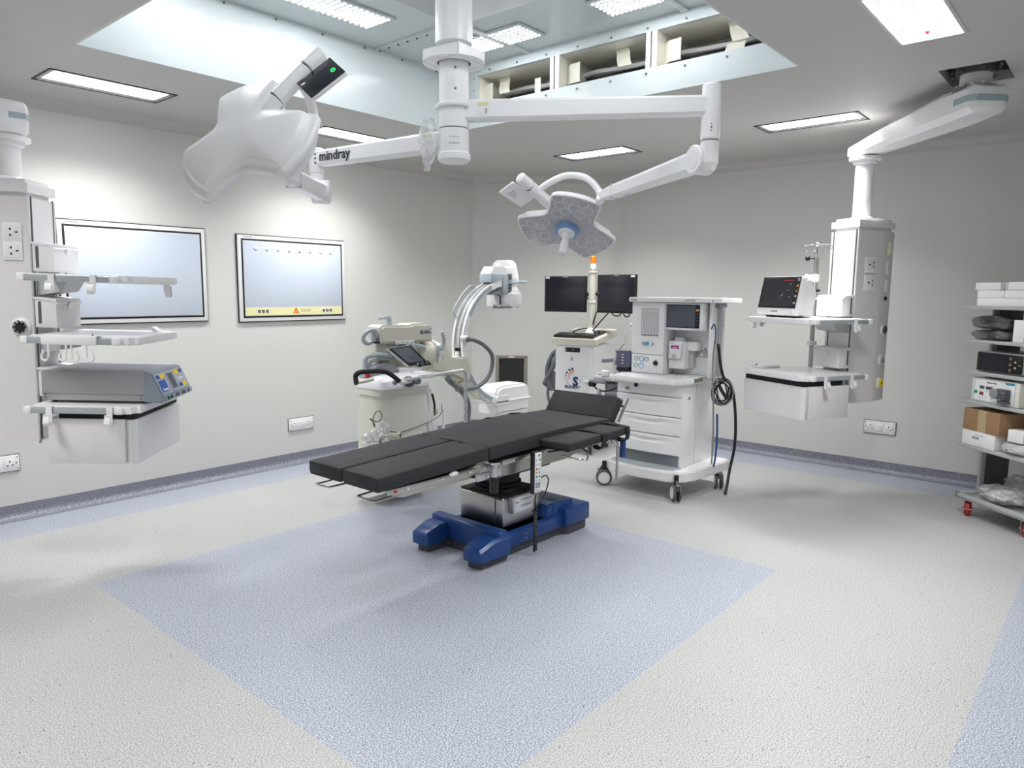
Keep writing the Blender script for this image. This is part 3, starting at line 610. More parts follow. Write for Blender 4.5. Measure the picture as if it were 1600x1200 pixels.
# --- right pendant
trays = [(1.290, .19, .72, -.30, .315), (.930, .19, .72, -.30, .315)]
PR_ = pendant('r', 'white ceiling pendant with patient monitor shelf on the right, hung from the cut ceiling opening', (5.38, 1.47, 0), 152.5, 1, .02, 0, trays, [(1.296, .14), (.95, .135)], 2.375)
t, S, yn, yf = PR_
drawer_unit(t, S, .646, .858, .317, .70, .29)
jhook(t, .33, .317, 1.285, 1); jhook(t, .33, .317, .925, 1); jhook(t, .55, .317, .925, 1); jhook(t, .60, -.302, 1.285, -1)
m = M(); m.cyl((.68, -.15, 1.254), (.68, -.15, 1.225), .012, 'alu', n=12); m.cyl((.55, -.28, 1.254), (.55, -.28, 1.23), .016, 'white2', n=12); m.build('tray_foot', t)
m = M(); G = (( .31, -.18), (.31, -.29))
m.box((.45, -.30, .930), (.62, -.20, .945), 'white', .004); m.cyl((.6, -.27, .945), (.6, -.27, .955), .004, 'black', n=8); m.build('cable_tray_lid', t)
m = M()
for z in (1.645, 1.525): uk_socket(m, (.04, yn, z), Vector((-1, 0, 0)), ZA, ((-.018, 0, .009, .0045), (.016, .014, .004, .006), (.016, -.014, .004, .006)), sz=.053)
m.build('socket_plate', t)
cf = frame((-.095, yn-.037, 0), Vector((-.75, -.66, 0)).normalized()*1, ZA)
m = M(); dx = Vector((-.175, -.065, 0)).normalized(); nn = dx.cross(ZA)
def chc(z, q=0): return Vector((-.1475, yn-.0325, z)) + dx*q
G = frame(chc(1.755), dx, ZA); m.box((-.02, -.045, 0), (.02, .045, .02), 'ivory', .004, mx=G); m.box((-.006, -.03, .02), (.006, .03, .022), 'cream', mx=G); m.build('data_socket', t)
m = M()
for z in (1.628, 1.512): 
    G = frame(chc(z), dx, ZA); m.box((-.022, -.045, 0), (.022, .045, .008), 'white', .003, mx=G); m.box((-.016, -.035, .008), (.016, .035, .012), 'white2', .002, mx=G); m.cyl((0, 0, .012), (0, 0, .013), .003, 'blackm', n=8, mx=G)
m.build('switch_plate', t)
m = M(); G = frame(chc(1.42), dx, ZA); m.cyl((0, 0, 0), (0, 0, .012), .012, 'black', n=16, mx=G); m.build('earth_terminal', t)
for z, kk in ((1.205, 'mgrey'), (.995, 'chrome'), (.835, 'ybox')):
    m = M(); G = frame(chc(z), dx, ZA)
    m.lathe([(0, 0), (.038, 0), (.038, .006), (.032, .012), (.026, .012), (.026, .006), (.014, .006), (0, .006)], 'white', G, 24); m.lathe([(.016, .006), (.029, .008), (.028, .024), (.02, .026), (.016, .02)], kk if kk != 'mgrey' else 'seam', G, 24); m.cyl((0, 0, .008), (0, 0, .02), .014, 'blackm', n=16, mx=G)
    m.build('gas_outlet', t)
# arm to the ceiling mount
e_ = Vector((4.61, .74, 0)); p_ = Vector((5.38, 1.47, 0)) + Matrix.Rotation(R(152.5), 3, 'Z') @ Vector((0, .0, 0)); d = (p_-e_).normalized(); L = (p_-e_).length; s = ZA.cross(d)
m = M(); sec = lambda q, w, z0, z1: [e_ + d*q + s*x*w + ZA*(z0 + (z1-z0)*y) for x, y in ((-1, .2), (-.7, 0), (.7, 0), (1, .2), (1, .85), (.8, 1), (-.8, 1), (-1, .85))]
m.loft([sec(-.13, .07, 2.40, 2.51), sec(-.11, .105, 2.385, 2.525), sec(.12, .115, 2.375, 2.53), sec(L*.6, .10, 2.375, 2.50), sec(L-.02, .085, 2.375, 2.46), sec(L+.10, .075, 2.375, 2.455), sec(L+.135, .045, 2.385, 2.445)], 'white')
arm = m.build('arm', t, True)
m = M(); secb = lambda q, w: [e_ + d*q + s*x*w + ZA*z for x, z in ((-1, 2.44), (1, 2.44), (1, 2.472), (-1, 2.472))]
m.loft([secb(-.133, .0745), secb(-.108, .109), secb(.0, .113)], 'cgrey'); m.build('grey_band', t, True)
m = M(); c = e_
m.cyl(c+ZA*2.53, c+ZA*2.60, .075, 'white', n=36); m.cyl(c+ZA*2.60, c+ZA*2.68, .095, 'galv', n=36); m.cyl(c+ZA*2.515, c+ZA*2.532, .105, 'galv', n=36)
for i in range(12): a = i*math.pi/6; q = c+Vector((math.cos(a)*.088, math.sin(a)*.088, 0)); m.cyl(q+ZA*2.532, q+ZA*2.548, .008, 'chrome', n=6)
m.cyl(c+ZA*2.68, c+ZA*2.695, .16, 'galv', n=36)
for i in range(6): a = i*math.pi/3+.4; q = c+Vector((math.cos(a)*.135, math.sin(a)*.105, 0)); m.cyl(q+ZA*2.60, q+ZA*2.68, .009, 'galv', n=10); m.cyl(q+ZA*2.63, q+ZA*2.65, .018, 'chrome', n=6); m.cyl(q+ZA*2.605, q+ZA*2.62, .016, 'galv', n=6)
m.box((HX0+.0, HY0+.02, 2.70), (HX1, HY1-.02, 2.712), 'galv'); m.build('ceiling_mount', t, True)
m = M(); m.box((HX0-.06, HY0-.06, 2.78), (HX1+.06, HY1+.06, 2.80), 'blackm')
for s_ in ((HX0-.012, HY0-.012, HX0, HY1+.012), (HX1, HY0-.012, HX1+.012, HY1+.012)): m.box((s_[0], s_[1], 2.652), (s_[2], s_[3], 2.78), 'galv')
m.box((HX0, HY0-.012, 2.652), (HX1, HY0, 2.78), 'galv'); m.box((HX0, HY1, 2.652), (HX1, HY1+.012, 2.78), 'brass'); struct('trim_3', m)
# iv pole clamped behind the tray
Fp = Matrix.Translation((5.38, 1.47, 0)) @ Matrix.Rotation(R(152.5), 4, 'Z')
t = thing('iv_pole', 'steel drip pole with hooks standing between the patient monitor and the right pendant column', 'drip stand', Fp @ Vector((.205, -.17, 0)), 152.5)
m = M(); m.cyl((0, 0, .93), (0, 0, 1.72), .016, 'steel', n=20); m.build('pole', t)
m = M(); m.cyl((0, 0, 1.70), (0, 0, 1.80), .012, 'chrome', n=16); m.ball((0, 0, 1.79), .026, 'chrome', sc=(1, 1, .7)); m.cyl((0, 0, 1.70), (0, 0, 1.725), .02, 'alu', n=16)
m.build('hook_boss', t)
for a in (100, 170, 235, 280, 350):
    m = M(); u = Vector((math.cos(R(a)), math.sin(R(a)), 0)); c = Vector((0, 0, 1.79))
    m.tube([c+u*.02, c+u*.07+ZA*.0, c+u*.10-ZA*.004, c+u*.115-ZA*.022, c+u*.105-ZA*.042, c+u*.085-ZA*.045, c+u*.072-ZA*.033], .0028, 'chrome', n=8); m.build('hook', t)
m = M(); m.ball((0, -.0, 0), .001, 'black'); m.cyl((.02, -.045, 1.695), (.0, -.008, 1.695), .006, 'black'); m.ball((.03, -.055, 1.695), .017, 'black', sc=(1, 1, 1.1)); m.build('clamp_knob', t)
m = M(); m.cyl((0, 0, 1.53), (0, 0, 1.585), .026, 'white', n=20); m.cyl((.0, .0, 1.56), (.04, -.035, 1.56), .02, 'white', n=16, bev=.004); m.cyl((.038, -.034, 1.56), (.055, -.045, 1.56), .026, 'white2', n=16, bev=.004); m.crumple((.06, -.06, 1.53), (.02, .02, .025), 'bag', 3); m.build('wrapped_clamp', t)
m = M(); m.cyl((0, 0, 1.462), (0, 0, 1.478), .034, 'black', n=24); m.build('collar', t)
m = M(); m.cyl((-.028, 0, 1.10), (.028, 0, 1.10), .016, 'white2', n=16); m.box((-.018, -.03, 1.085), (.018, .03, 1.115), 'white2', .004); m.build('pole_clamp', t)
# --- left pendant
trays = [(1.520, .24, .715, -.29, .31), (1.242, .24, .715, -.27, .31), (.925, .24, .715, -.27, .31)]
t, S, yn, yf = pendant('l', 'white ceiling pendant at the left edge, carrying three shelves and the grey electrosurgical unit', (1.028, 4.142, 0), -44, -1, -.055+0.11-.05-.065, 1.4, trays, [(1.525, .135), (1.262, .14), (.93, .135)], 2.17)
PL = t
drawer_unit(t, S, .655, .862, .317, .70, .285)
jhook(t, .375, -.312, 1.515, -1); jhook(t, .55, -.312, 1.515, -1); jhook(t, .645, .275, 1.515, 1); jhook(t, .69, .17, 1.5, 1)
jhook(t, .34, -.312, .92, -1); jhook(t, .60, -.312, .92, -1)
m = M()
for zz in (1.706, 1.62):
    uk_socket(m, (.085, -yn, zz), XA, ZA, ((.022, 0, .006, .0035), (-.005, .014, .004, .005), (-.005, -.014, .004, .005)))
m.build('socket_plate', t)
m = M(); G = frame((.105, -yn, 1.263), XA, ZA)
m.lathe([(0, 0), (.045, 0), (.044, .008), (.036, .014), (.032, .014), (.032, .008), (0, .008)], 'white', G, 28); m.lathe([(.02, .008), (.034, .008), (.033, .02), (.03, .022), (.02, .018)], 'chrome', G, 28)
for i in range(8): a = i*math.pi/4; m.box((-.003, .022, .019), (.003, .032, .0225), 'black', mx=G @ Matrix.Rotation(a, 4, 'Z'))
m.cyl((0, 0, .008), (0, 0, .021), .021, 'black', n=20, mx=G); m.build('gas_outlet', t)
# hook bar over the middle tray's side
m = M(); m.box((.325, -.328, 1.205), (.56, -.314, 1.246), 'white', .005); m.box((.325, -.32, 1.243), (.56, -.27, 1.248), 'white', .002); m.cyl((.53, -.29, 1.248), (.53, -.29, 1.253), .004, 'black', n=8); hb = m.build('hook_bar', t)
for x, k_ in ((.355, -1), (.43, -1), (.452, 1), (.515, 1)):
    m = M(); m.tube([(x, -.323, 1.21), (x, -.323, 1.165), (x+.004*k_, -.323, 1.142), (x+.018*k_, -.323, 1.134), (x+.03*k_, -.323, 1.145), (x+.028*k_, -.323, 1.162), (x+.022*k_, -.323, 1.17), (x+.026*k_, -.323, 1.182)], .0048, 'white', n=8); m.build('swan_hook', hb)
m = M(); m.prism([(0, 0), (.03, 0), (.0, .022)], -.03, .03, 'white', mx=frame((.60, .22, 1.243), XA, ZA)); m.build('corner_clip', t)
# its ceiling arm
rot = Matrix.Rotation(R(-44), 3, 'Z')
m = M(); d = Vector((.20, -.98, 0)).normalized(); d = Vector((-1.0, .12, 0)).normalized(); e0 = Vector((1.02, 4.12, 0)); s = ZA.cross(d)
tp = rootmw(PL) @ Vector((0, 0.05, 2.17)); e0 = Vector((tp.x, tp.y, 0)); z0 = tp.z-.01
sec = lambda q, w, h0, h1: [e0 + d*q + s*x*w + ZA*(z0 + h0 + (h1-h0)*y) for x, y in ((-1, .25), (-.6, 0), (.6, 0), (1, .25), (1, .8), (.75, 1), (-.75, 1), (-1, .8))]
m.loft([sec(-.105, .05, .02, .14), sec(-.085, .095, .0, .152), sec(.05, .105, -.002, .16), sec(.6, .12, -.002, .165), sec(.75, .12, -.002, .165)], 'white'); arm = m.build('arm', t, True)
m = M(); secb = lambda q, w: [e0 + d*q + s*x*w + ZA*(z0+z) for x, z in ((-1, .073), (1, .073), (1, .098), (-1, .098))]
m.loft([secb(-.107, .054), secb(-.084, .0975), secb(-.02, .1025)], 'cgrey'); m.build('grey_band', t, True)
m = M(); q = e0+d*.66; m.cyl(q+ZA*(z0+.16), q+ZA*2.60, .09, 'white', n=32); m.build('ceiling_tube', t, True)
# ================================================================== OPERATING TABLE (world aligned)
t = thing('operating_table', 'black-padded operating table on a blue base in the middle of the blue floor square', 'operating table', (3.05, 2.71, 0))
YN, YF = 2.445, 2.965
def leg(y0, y1, x0, x1, h0, h1):   # foot of the base, lower at its tip
    m = M(); m.loft([[Vector((x, y, z)) for y, z in ((ya, .045), (yb, .045), (yb, h-.015), (yb-.015, h), (ya+.015, h), (ya, h-.015))] for x, ya, yb, h in ((x0, y0+.03, y1-.03, h0-.02), (x0+.015, y0+.008, y1-.008, h0), (x0+.11, y0, y1, h0+(h1-h0)*.85), (x1, y0, y1, h1))], 'blue'); return m
m = leg(YN-.01, YN+.135, 2.60, 2.84, .112, .15); m.build('foot_cover', t, True)
m = leg(YF-.13, YF+.015, 2.60, 2.84, .112, .15); m.build('foot_cover', t, True)
m = M(); m.box((2.76, YN-.005, .05), (2.83, YF+.01, .176), 'blue', .014, 3)
m.box((2.82, YN+.03, .05), (3.38, YF-.03, .13), 'blue', .008)
m.prism([(2.80, .05), (3.40, .05), (3.42, .19), (3.30, .205), (3.25, .205), (3.225, .13), (2.80, .13)], -(YF-.05), -(YN+.06), 'blue', mx=frame((0, 0, 0), XA, ZA), bev=.008)
m.box((3.36, YN-.005, .055), (3.60, YF+.01, .165), 'blue', .016, 3); m.box((3.30, YN+.05, .06), (3.50, YF-.06, .20), 'blue', .014, 3)
for x in (3.02,):
    for z in (.075, .098): m.cyl((x, YN+.028, z), (x, YN+.031, z), .004, 'chrome', n=8)
m.build('base_cover', t, True)
m = M()
m.prism([(2.63, YN+.015), (2.84, YN+.01), (2.86, YN+.05), (3.37, YN+.05), (3.385, YN+.012), (3.585, YN+.012), (3.585, YF-.012), (3.385, YF-.012), (3.37, YF-.05), (2.86, YF-.05), (2.84, YF-.01), (2.63, YF-.015), (2.63, YF-.11), (2.77, YF-.12), (2.77, YN+.12), (2.63, YN+.115)], .003, .062, 'skirt', vert=.01)
m.build('base_skirt', t, True)
m = M(); m.box((2.90, 2.545, .13), (3.23, 2.885, .312), 'steel', .02, 4); m.box((2.894, 2.60, .16), (2.899, 2.602, .31), 'seam'); m.build('lift_column', t, True)
m = M(); m.box((2.905, 2.55, .31), (3.225, 2.88, .322), 'blackm', .005); m.loft([[Vector((cx2+sx*math.cos(a), 2.715+sy*math.sin(a), z)) for a in [i*math.pi/12 for i in range(24)]] for cx2, sx, sy, z in ((3.06, .15, .15, .315), (3.06, .14, .14, .335), (3.06, .12, .125, .34), (3.06, .13, .13, .36), (3.06, .11, .115, .366), (3.06, .12, .12, .39), (3.06, .10, .11, .42))], 'blackm'); m.build('bellows', t, True)
m = M(); m.prism([(2.955, .215), (3.125, .215), (3.14, .31), (2.945, .31)], -2.545, -2.515, 'alu', mx=frame((0, 0, 0), XA, ZA), bev=.003); cp = m.build('control_panel', t, True)
m = M(); m.box((2.965, 2.5135, .222), (3.115, 2.5149, .303), 'carton')
for i in range(6):
    for j in range(2): m.box((3.02+i*.016, 2.5125, .245+j*.035), (3.027+i*.016, 2.5134, .258+j*.035), 'mgrey')
m.box((2.972, 2.5125, .275), (2.995, 2.5134, .279), 'ink'); m.build('key_pad', cp, True)
# frame, rails, legs section
m = M(); m.box((2.80, 2.56, .42), (3.35, 2.86, .50), 'blackm', .01); m.prism([(2.74, .56), (2.74, .475), (2.80, .452), (3.45, .452), (3.85, .535), (3.85, .56)], -2.90, -2.51, 'steel', mx=frame((0, 0, 0), XA, ZA)); m.build('seat_frame', t, True)
for y in (2.48, 2.925):
    s_ = -1 if y < 2.7 else 1
    m = M(); m.prism([(2.76, .555), (2.775, .490), (2.83, .470), (2.86, .467), (3.24, .475), (3.62, .50), (3.76, .525), (3.86, .55)], -(y+.004), -(y-.004), 'steel', mx=frame((0, 0, 0), XA, ZA))
    m.build('side_plate', t, True)
    m = M(); m.box((2.79, y+s_*.022-.004, .535), (3.22, y+s_*.022+.004, .562), 'steel', .002)
    for x in (2.90, 3.15): m.cyl((x, y, .548), (x, y+s_*.02, .548), .008, 'chrome', n=10); m.cyl((x, y+s_*.026, .548), (x, y+s_*.029, .548), .007, 'chrome', n=10)
    m.build('side_rail', t, True)
    m = M(); m.prism([(2.06, .545), (2.06, .522), (2.12, .500), (2.62, .515), (2.68, .55), (2.68, .565)], -(y+.004), -(y-.004), 'steel', mx=frame((0, 0, 0), XA, ZA)); m.box((2.02, y+s_*.016-.003, .531), (2.60, y+s_*.016+.003, .557), 'steel', .002)
    for x in (2.14, 2.36, 2.55): m.cyl((x, y, .543), (x, y+s_*.022, .543), .007, 'chrome', n=10)
    m.box((2.055, y+s_*.019, .538), (2.075, y+s_*.0205, .549), 'red')
    m.tube([(2.12, y, .52), (2.00, y, .515), (1.965, y, .516), (1.955, y-s_*.01, .517), (1.955, y-s_*.10, .520), (1.965, y-s_*.115, .521), (2.08, y-s_*.12, .523)], .005, 'chrome', n=10, smooth=4)
    m.build('leg_rail', t, True)
m = M(); m.box((2.06, 2.50, .535), (2.66, 2.69, .552), 'blackm'); m.box((2.06, 2.72, .535), (2.66, 2.905, .552), 'blackm'); m.build('leg_plate', t, True)
m = M(); c = Vector((2.715, 2.445, 0)); m.cyl(c+ZA*.405, c+ZA*.49, .024, 'black', r2=.026, n=10); m.cyl(c+ZA*.487, c+ZA*.565, .022, 'alu', n=20); m.cyl(c+ZA*.560, c+ZA*.570, .034, 'chrome', n=24); m.box((2.69, 2.43, .49), (2.76, 2.49, .555), 'alu', .005); m.box((2.60, 2.452, .48), (2.69, 2.475, .52), 'alu', .006); m.cyl((2.665, 2.44, .50), (2.665, 2.452, .50), .008, 'chrome', n=10)
m.build('rail_clamp', t, True)
m = M(); m.box((2.752, 2.50, .50), (2.775, 2.53, .56), 'brass', .003); m.cyl((2.76, 2.49, .50), (2.76, 2.56, .50), .02, 'brass', n=14); m.build('joint_fitting', t, True)
m = M(); m.crumple((2.43, 2.455, .558), (.03, .012, .012), 'carton', 4, n=14); m.build('white_tag', t, True)
def pad(name, x0, x1, y0, y1, z0a, z1a, z0b, z1b, bev=.009, par=None):
    mm = M(); tt = bmesh.new(); n = 14; secs = []
    def ring(x, za, zb, i=0): 
        return [Vector((x, y0+i+bev, za+i*0)), Vector((x, y1-i-bev, za)), Vector((x, y1-i, za+bev)), Vector((x, y1-i, zb-bev)), Vector((x, y1-i-bev*.4, zb-bev*.3)), Vector((x, y1-i-bev*1.3, zb))] + [Vector((x, y1-(y1-y0)*u, zb+.002*math.sin(u*9+x*14)*math.sin(x*23))) for u in (.3, .5, .7)] + [Vector((x, y0+i+bev*1.3, zb)), Vector((x, y0+i+bev*.4, zb-bev*.3)), Vector((x, y0+i, zb-bev)), Vector((x, y0+i, za+bev))]
    for k in range(n+1):
        u = k/n; x = x0+(x1-x0)*u; secs.append(ring(x, z0a+(z0b-z0a)*u, z1a+(z1b-z1a)*u))
    e0 = ring(x0-.0, z0a+.008, z1a-.003, .003); e1 = ring(x1, z0b+.008, z1b-.003, .003)
    for v in e0: v.x -= .004
    for v in e1: v.x += .004
    mm.loft([e0]+secs+[e1], 'leather'); tt.free()
    return mm.build(name, par or t, True, ang=38)
pad('leg_pad', 1.955, 2.665, 2.44, 2.698, .562, .630, .583, .656)
pad('leg_pad', 1.955, 2.665, 2.712, 2.965, .562, .630, .583, .656)
pad('seat_pad', 2.680, 3.30, 2.44, 2.965, .583, .657, .592, .668)
pad('back_pad', 3.30, 3.80, 2.44, 2.965, .592, .668, .580, .657)
m = M(); m.loft([[Vector((2.672+.055*u, 2.63+.16*v, .6575)) for u, v in ((-1*(1-q), q), (q-.3, q), (q-.2, q+.05), (-1*(1-q)+.2, q+.05))] for q in (0, .5, 1)], 'blackm') if 0 else None
pts = [(2.64, 2.775), (2.655, 2.735), (2.66, 2.70), (2.655, 2.66), (2.645, 2.62), (2.655, 2.615), (2.672, 2.66), (2.676, 2.70), (2.67, 2.74), (2.65, 2.78)]
m.prism(pts, .650, .6585, 'blackm'); m.build('perineal_slit', t, True)
# head section, raised
HS = frame((3.80, 2.703, .66), Vector((.62, 0, .78)).normalized(), -YA)      # x up the slope, y across, z down
m = M(); L_ = .162; sec = []
for u, b in ((-.02, .012), (0, 0), (.25, 0), (.75, 0), (.97, 0), (1, .012)):
    x = u*L_; w = .262-b; bow = .010*math.sin(math.pi*min(1, max(0, u)))
    sec.append([(x, -w, .014), (x, -w+.012, .0+b-bow*.2), (x, -.1, b-bow), (x, .1, b-bow), (x, w-.012, b-bow*.2), (x, w, .014), (x, w, .062), (x, w-.012, .072-b), (x, -w+.012, .072-b), (x, -w, .062)])
m.loft(sec, 'leather', HS); m.build('head_pad', t, True, ang=50)
m = M()
for s_ in (-1, 1):
    m.box((.03, s_*.23-.004, .075), (.195, s_*.23+.004, .105), 'steel', .002, mx=HS); m.box((.02, s_*.275-.004, .07), (.20, s_*.275+.004, .092), 'steel', .002, mx=HS); m.cyl((.14, s_*.225, .085), (.14, s_*.28, .085), .009, 'chrome', n=10, mx=HS)
m.box((-.0, -.22, .074), (.155, .22, .082), 'steel', mx=HS); m.build('head_rails', t, True)
# arm boards
def armboard(o, rz, x1, sz=.20):
    Fm = Matrix.Translation(o) @ Matrix.Rotation(R(rz), 4, 'Z'); m = M()
    m.box((0, -sz/2, 0), (x1, sz/2, .045), 'leather', .012, 3, mx=Fm); m.box((.02, -sz/2+.02, -.008), (x1-.02, sz/2-.02, -.001), 'blackm', mx=Fm); ab = m.build('arm_board', t, True)
    for q, k in ((.52, 0), (.93, 1)):
        if q*x1 > x1: continue
        m = M(); x = x1*q; h = sz/2
        prof = [(-h*1.0, .047), (-h*.3, .056), (h*.4, .052), (h+.004, .046), (h+.012, .02), (h+.006, -.03), (h-.02, -.05), (h-.05, -.045), (h-.06, -.03), (h-.052, -.027), (h-.045, -.037), (h-.02, -.042), (h, -.027), (h+.007, .02), (h-.001, .041), (h*.4, .047), (-h*.3, .051), (-h, .043)]
        m.prism(prof, x-.022, x+.022, 'strap', mx=Fm @ frame((0, 0, 0), Vector((0, -1, 0)), ZA) if 0 else Fm @ Matrix(((0, 0, 1, 0), (-1, 0, 0, 0), (0, 1, 0, 0), (0, 0, 0, 1)))); m.build('strap', ab, True)
    m = M(); m.tube([(.28*x1, -.06, -.02), (.27*x1, -.10, -.035), (.20*x1, -.13, -.06), (.05, -.16, -.045), (.0, -.05, -.03)], .005, 'chrome', n=8, mx=Fm); m.tube([(x1*.35, 0, -.01), (x1*.2, .02, -.025), (.0, .04, -.02)], .005, 'blackm', n=8, mx=Fm); m.cyl((x1*.7, 0, -.03), (x1*.7, 0, -.008), .02, 'alu', mx=Fm); m.build('board_bracket', t, True)
armboard((3.085, 2.335, .592), 3, .68); armboard((3.13, 3.07, .570), 2, .62)
m = M(); m.cyl((3.72, 2.33, .30), (3.72, 2.33, .565), .008, 'steel', n=12); m.tube([(3.72, 2.33, .56), (3.725, 2.34, .575), (3.74, 2.36, .575)], .009, 'chrome', n=10); m.cyl((3.66, 2.37, .56), (3.80, 2.37, .55), .011, 'alu', n=12); m.ball((3.70, 2.35, .545), .022, 'alu'); m.ball((3.64, 2.37, .545), .018, 'chrome'); m.build('screen_clamp', t, True)
m = M(); m.cyl((3.79, 2.335, .55), (3.775, 2.325, .43), .017, 'blueh', r2=.019, n=16, bev=.006); m.build('lock_lever', t, True)
# hand control with coiled lead
m = M(); G = frame((2.994, 2.385, .47), Vector((1, -.12, -.0)).normalized(), Vector((-.02, 0, 1)))
m.box((-.034, -.118, -.018), (.034, .118, .004), 'black', .006, mx=G); hc = m.build('hand_control', t, True)
m = M(); m.box((-.018, -.112, .004), (.030, .112, .0055), 'carton', .001, mx=G); m.cyl((.012, .095, .0055), (.012, .095, .007), .007, 'green', n=14, mx=G)
for i, z in enumerate((.07, .045, .02, -.0, -.022, -.045)):
    for x, k in ((-.004, ('lgrey', 'lgrey', 'red', 'orange', 'green', 'lgrey')[i]), (.018, ('green', 'lgrey', 'lgrey', 'cyan', 'green', 'cyan')[i])): m.box((x-.0055, z-.006, .0055), (x+.0055, z+.006, .0065), k, mx=G)
for z in (-.062, -.078): m.box((-.012, z-.006, .0055), (.024, z+.006, .0075), 'mgrey', .002, mx=G)
m.box((-.006, -.104, .0055), (.02, -.101, .0062), 'ink', mx=G); m.build('key_panel', hc, True)
m = M(); pts = [(2.992, 2.385, .35), (2.985, 2.385, .32), (2.985, 2.385, .27)]
m.tube(pts, .0045, 'black', n=6, smooth=3); pts = [(2.99+.009*math.cos(i*1.05), 2.385+.009*math.sin(i*1.05), .265-i*.0015) for i in range(160)]; m.tube(pts, .0042, 'black', n=6, smooth=0)
m.tube([(2.99, 2.39, .03), (3.0, 2.41, .10), (2.96, 2.45, .22), (2.95, 2.50, .25)], .003, 'blueh', n=6) if 0 else None
m.build('coiled_lead', t, True)
m = M(); m.tube([(3.10, 2.50, .20), (3.16, 2.47, .27), (3.25, 2.50, .35), (3.235, 2.51, .385), (3.20, 2.52, .37), (3.22, 2.54, .33)], .0035, 'black', n=8); m.build('cable_loop', t, True)
# ================================================================== ANAESTHESIA MACHINE (front faces -x)
t = thing('anaesthesia_machine', 'white anaesthesia machine on castors with a monitor, flow tubes and three drawers', 'anaesthesia machine', (4.8, 2.6, 0))
def wb(m, x0, x1, y0, y1, z0, z1, k, bev=0, seg=2): return m.box((x0, y0, z0), (x1, y1, z1), k, bev, seg)
m = M(); m.prism([(4.56, 2.245), (5.14, 2.20), (5.14, 3.0), (4.56, 2.96), (4.47, 2.90), (4.43, 2.62), (4.45, 2.33)], .125, .20, 'white', vert=.035, vseg=3, bev=.008)
b_ = m.build('base', t, True)
m = M(); m.prism([(4.60, 2.33), (4.60, 2.90), (4.50, 2.88), (4.465, 2.62), (4.485, 2.37)], .2, .2035, 'cgrey', vert=.02); 
for i in range(5): m.box((4.49+i*.022, 2.38, .2035), (4.494+i*.022, 2.88, .206), 'lgrey')
m.build('foot_tray', b_, True)
m = M(); wb(m, 4.60, 5.10, 2.352, 2.885, .20, .80, 'white', .008); m.box((4.8, 2.3505, .20), (4.803, 2.352, .79), 'lgrey'); m.cyl((4.69, 2.3525, .70), (4.69, 2.346, .70), .012, 'mgrey', n=16); m.cyl((4.69, 2.3465, .70), (4.69, 2.3455, .70), .006, 'black', n=12)
wb(m, 4.5985, 4.602, 2.37, 2.865, .205, .285, 'mgrey'); cab = m.build('cabinet', t, True)
m = M(); wb(m, 4.575, 4.60, 2.356, 2.882, .71, .80, 'white', .006); 
m.lathe([(0, 0), (.012, 0), (.012, .008), (.009, .009), (.009, .03), (.006, .032), (0, .032)], 'warmst', frame((4.573, 2.80, .745), YA, ZA) @ Matrix.Rotation(math.pi, 4, 'Y') if 0 else frame((4.575, 2.79, .745), -YA, ZA), 18)
m.lathe([(.017, 0), (.021, .002), (.019, .004), (.014, .0), (0, .001)], 'lgrey', frame((4.575, 2.72, .775), -YA, ZA), 20); m.cyl((4.5745, 2.72, .775), (4.570, 2.72, .775), .014, 'black', n=20); m.build('port_panel', t, True)
for z0, z1 in ((.568, .706), (.432, .563), (.290, .427)):
    m = M(); nseg = 10; secs = []
    for i in range(nseg+1):
        y = 2.356+.526*i/nseg; bow = .018*math.sin(math.pi*i/nseg); x = 4.575-bow
        g = .016*max(0, math.sin(math.pi*(i-1.5)/(nseg-3))) if 1.5 < i < nseg-1.5 else 0
        secs.append([Vector((4.60, y, z0)), Vector((4.60, y, z1)), Vector((x+.004, y, z1)), Vector((x, y, z1-.006)), Vector((x-.004*0, y, z1-.022)), Vector((x+g, y, z1-.030-g*.3)), Vector((x+g*.8, y, z1-.040-g*.6)), Vector((x-.002*(g > 0), y, z1-.052-g*.5)), Vector((x, y, z0+.006)), Vector((x+.006, y, z0))])
    m.loft(secs, 'white'); m.build('drawer', t, True)
m = M(); m.prism([(4.50, 2.36), (4.56, 2.325), (5.14, 2.31), (5.14, 2.93), (4.56, 2.915), (4.495, 2.88), (4.475, 2.62)], .80, .842, 'white', vert=.03, vseg=3, bev=.008)
m.cyl((4.50, 2.87, .815), (4.493, 2.875, .815), .018, 'white2', n=16); m.build('worktop', t, True)
m = M(); wb(m, 4.70, 5.05, 2.318, 2.332, .812, .838, 'warmst', .002); m.build('accessory_rail', t, True)
m = M(); wb(m, 4.76, 5.02, 2.605, 2.872, .842, 1.375, 'white', .01); wb(m, 4.745, 4.77, 2.60, 2.876, .988, 1.375, 'white', .008, 3); wb(m, 4.752, 4.765, 2.602, 2.874, .845, .985, 'white2', .006); tow = m.build('gauge_tower', t, True)
m = M(); wb(m, 4.743, 4.7455, 2.645, 2.795, 1.125, 1.33, 'lgrey')
for i in range(6):
    y = 2.783-.0235*i-.01; wb(m, 4.738, 4.744, y-.008, y+.008, 1.135, 1.318, 'white2', .002); wb(m, 4.7365, 4.738, y-.0012, y+.0012, 1.145, 1.31, 'mgrey'); m.ball((4.738, y, 1.133), .005, 'black')
    for j in range(9): wb(m, 4.7364, 4.738, y-.006, y-.002, 1.15+j*.018, 1.152+j*.018, 'seam')
m.build('flow_tube_panel', tow, True)
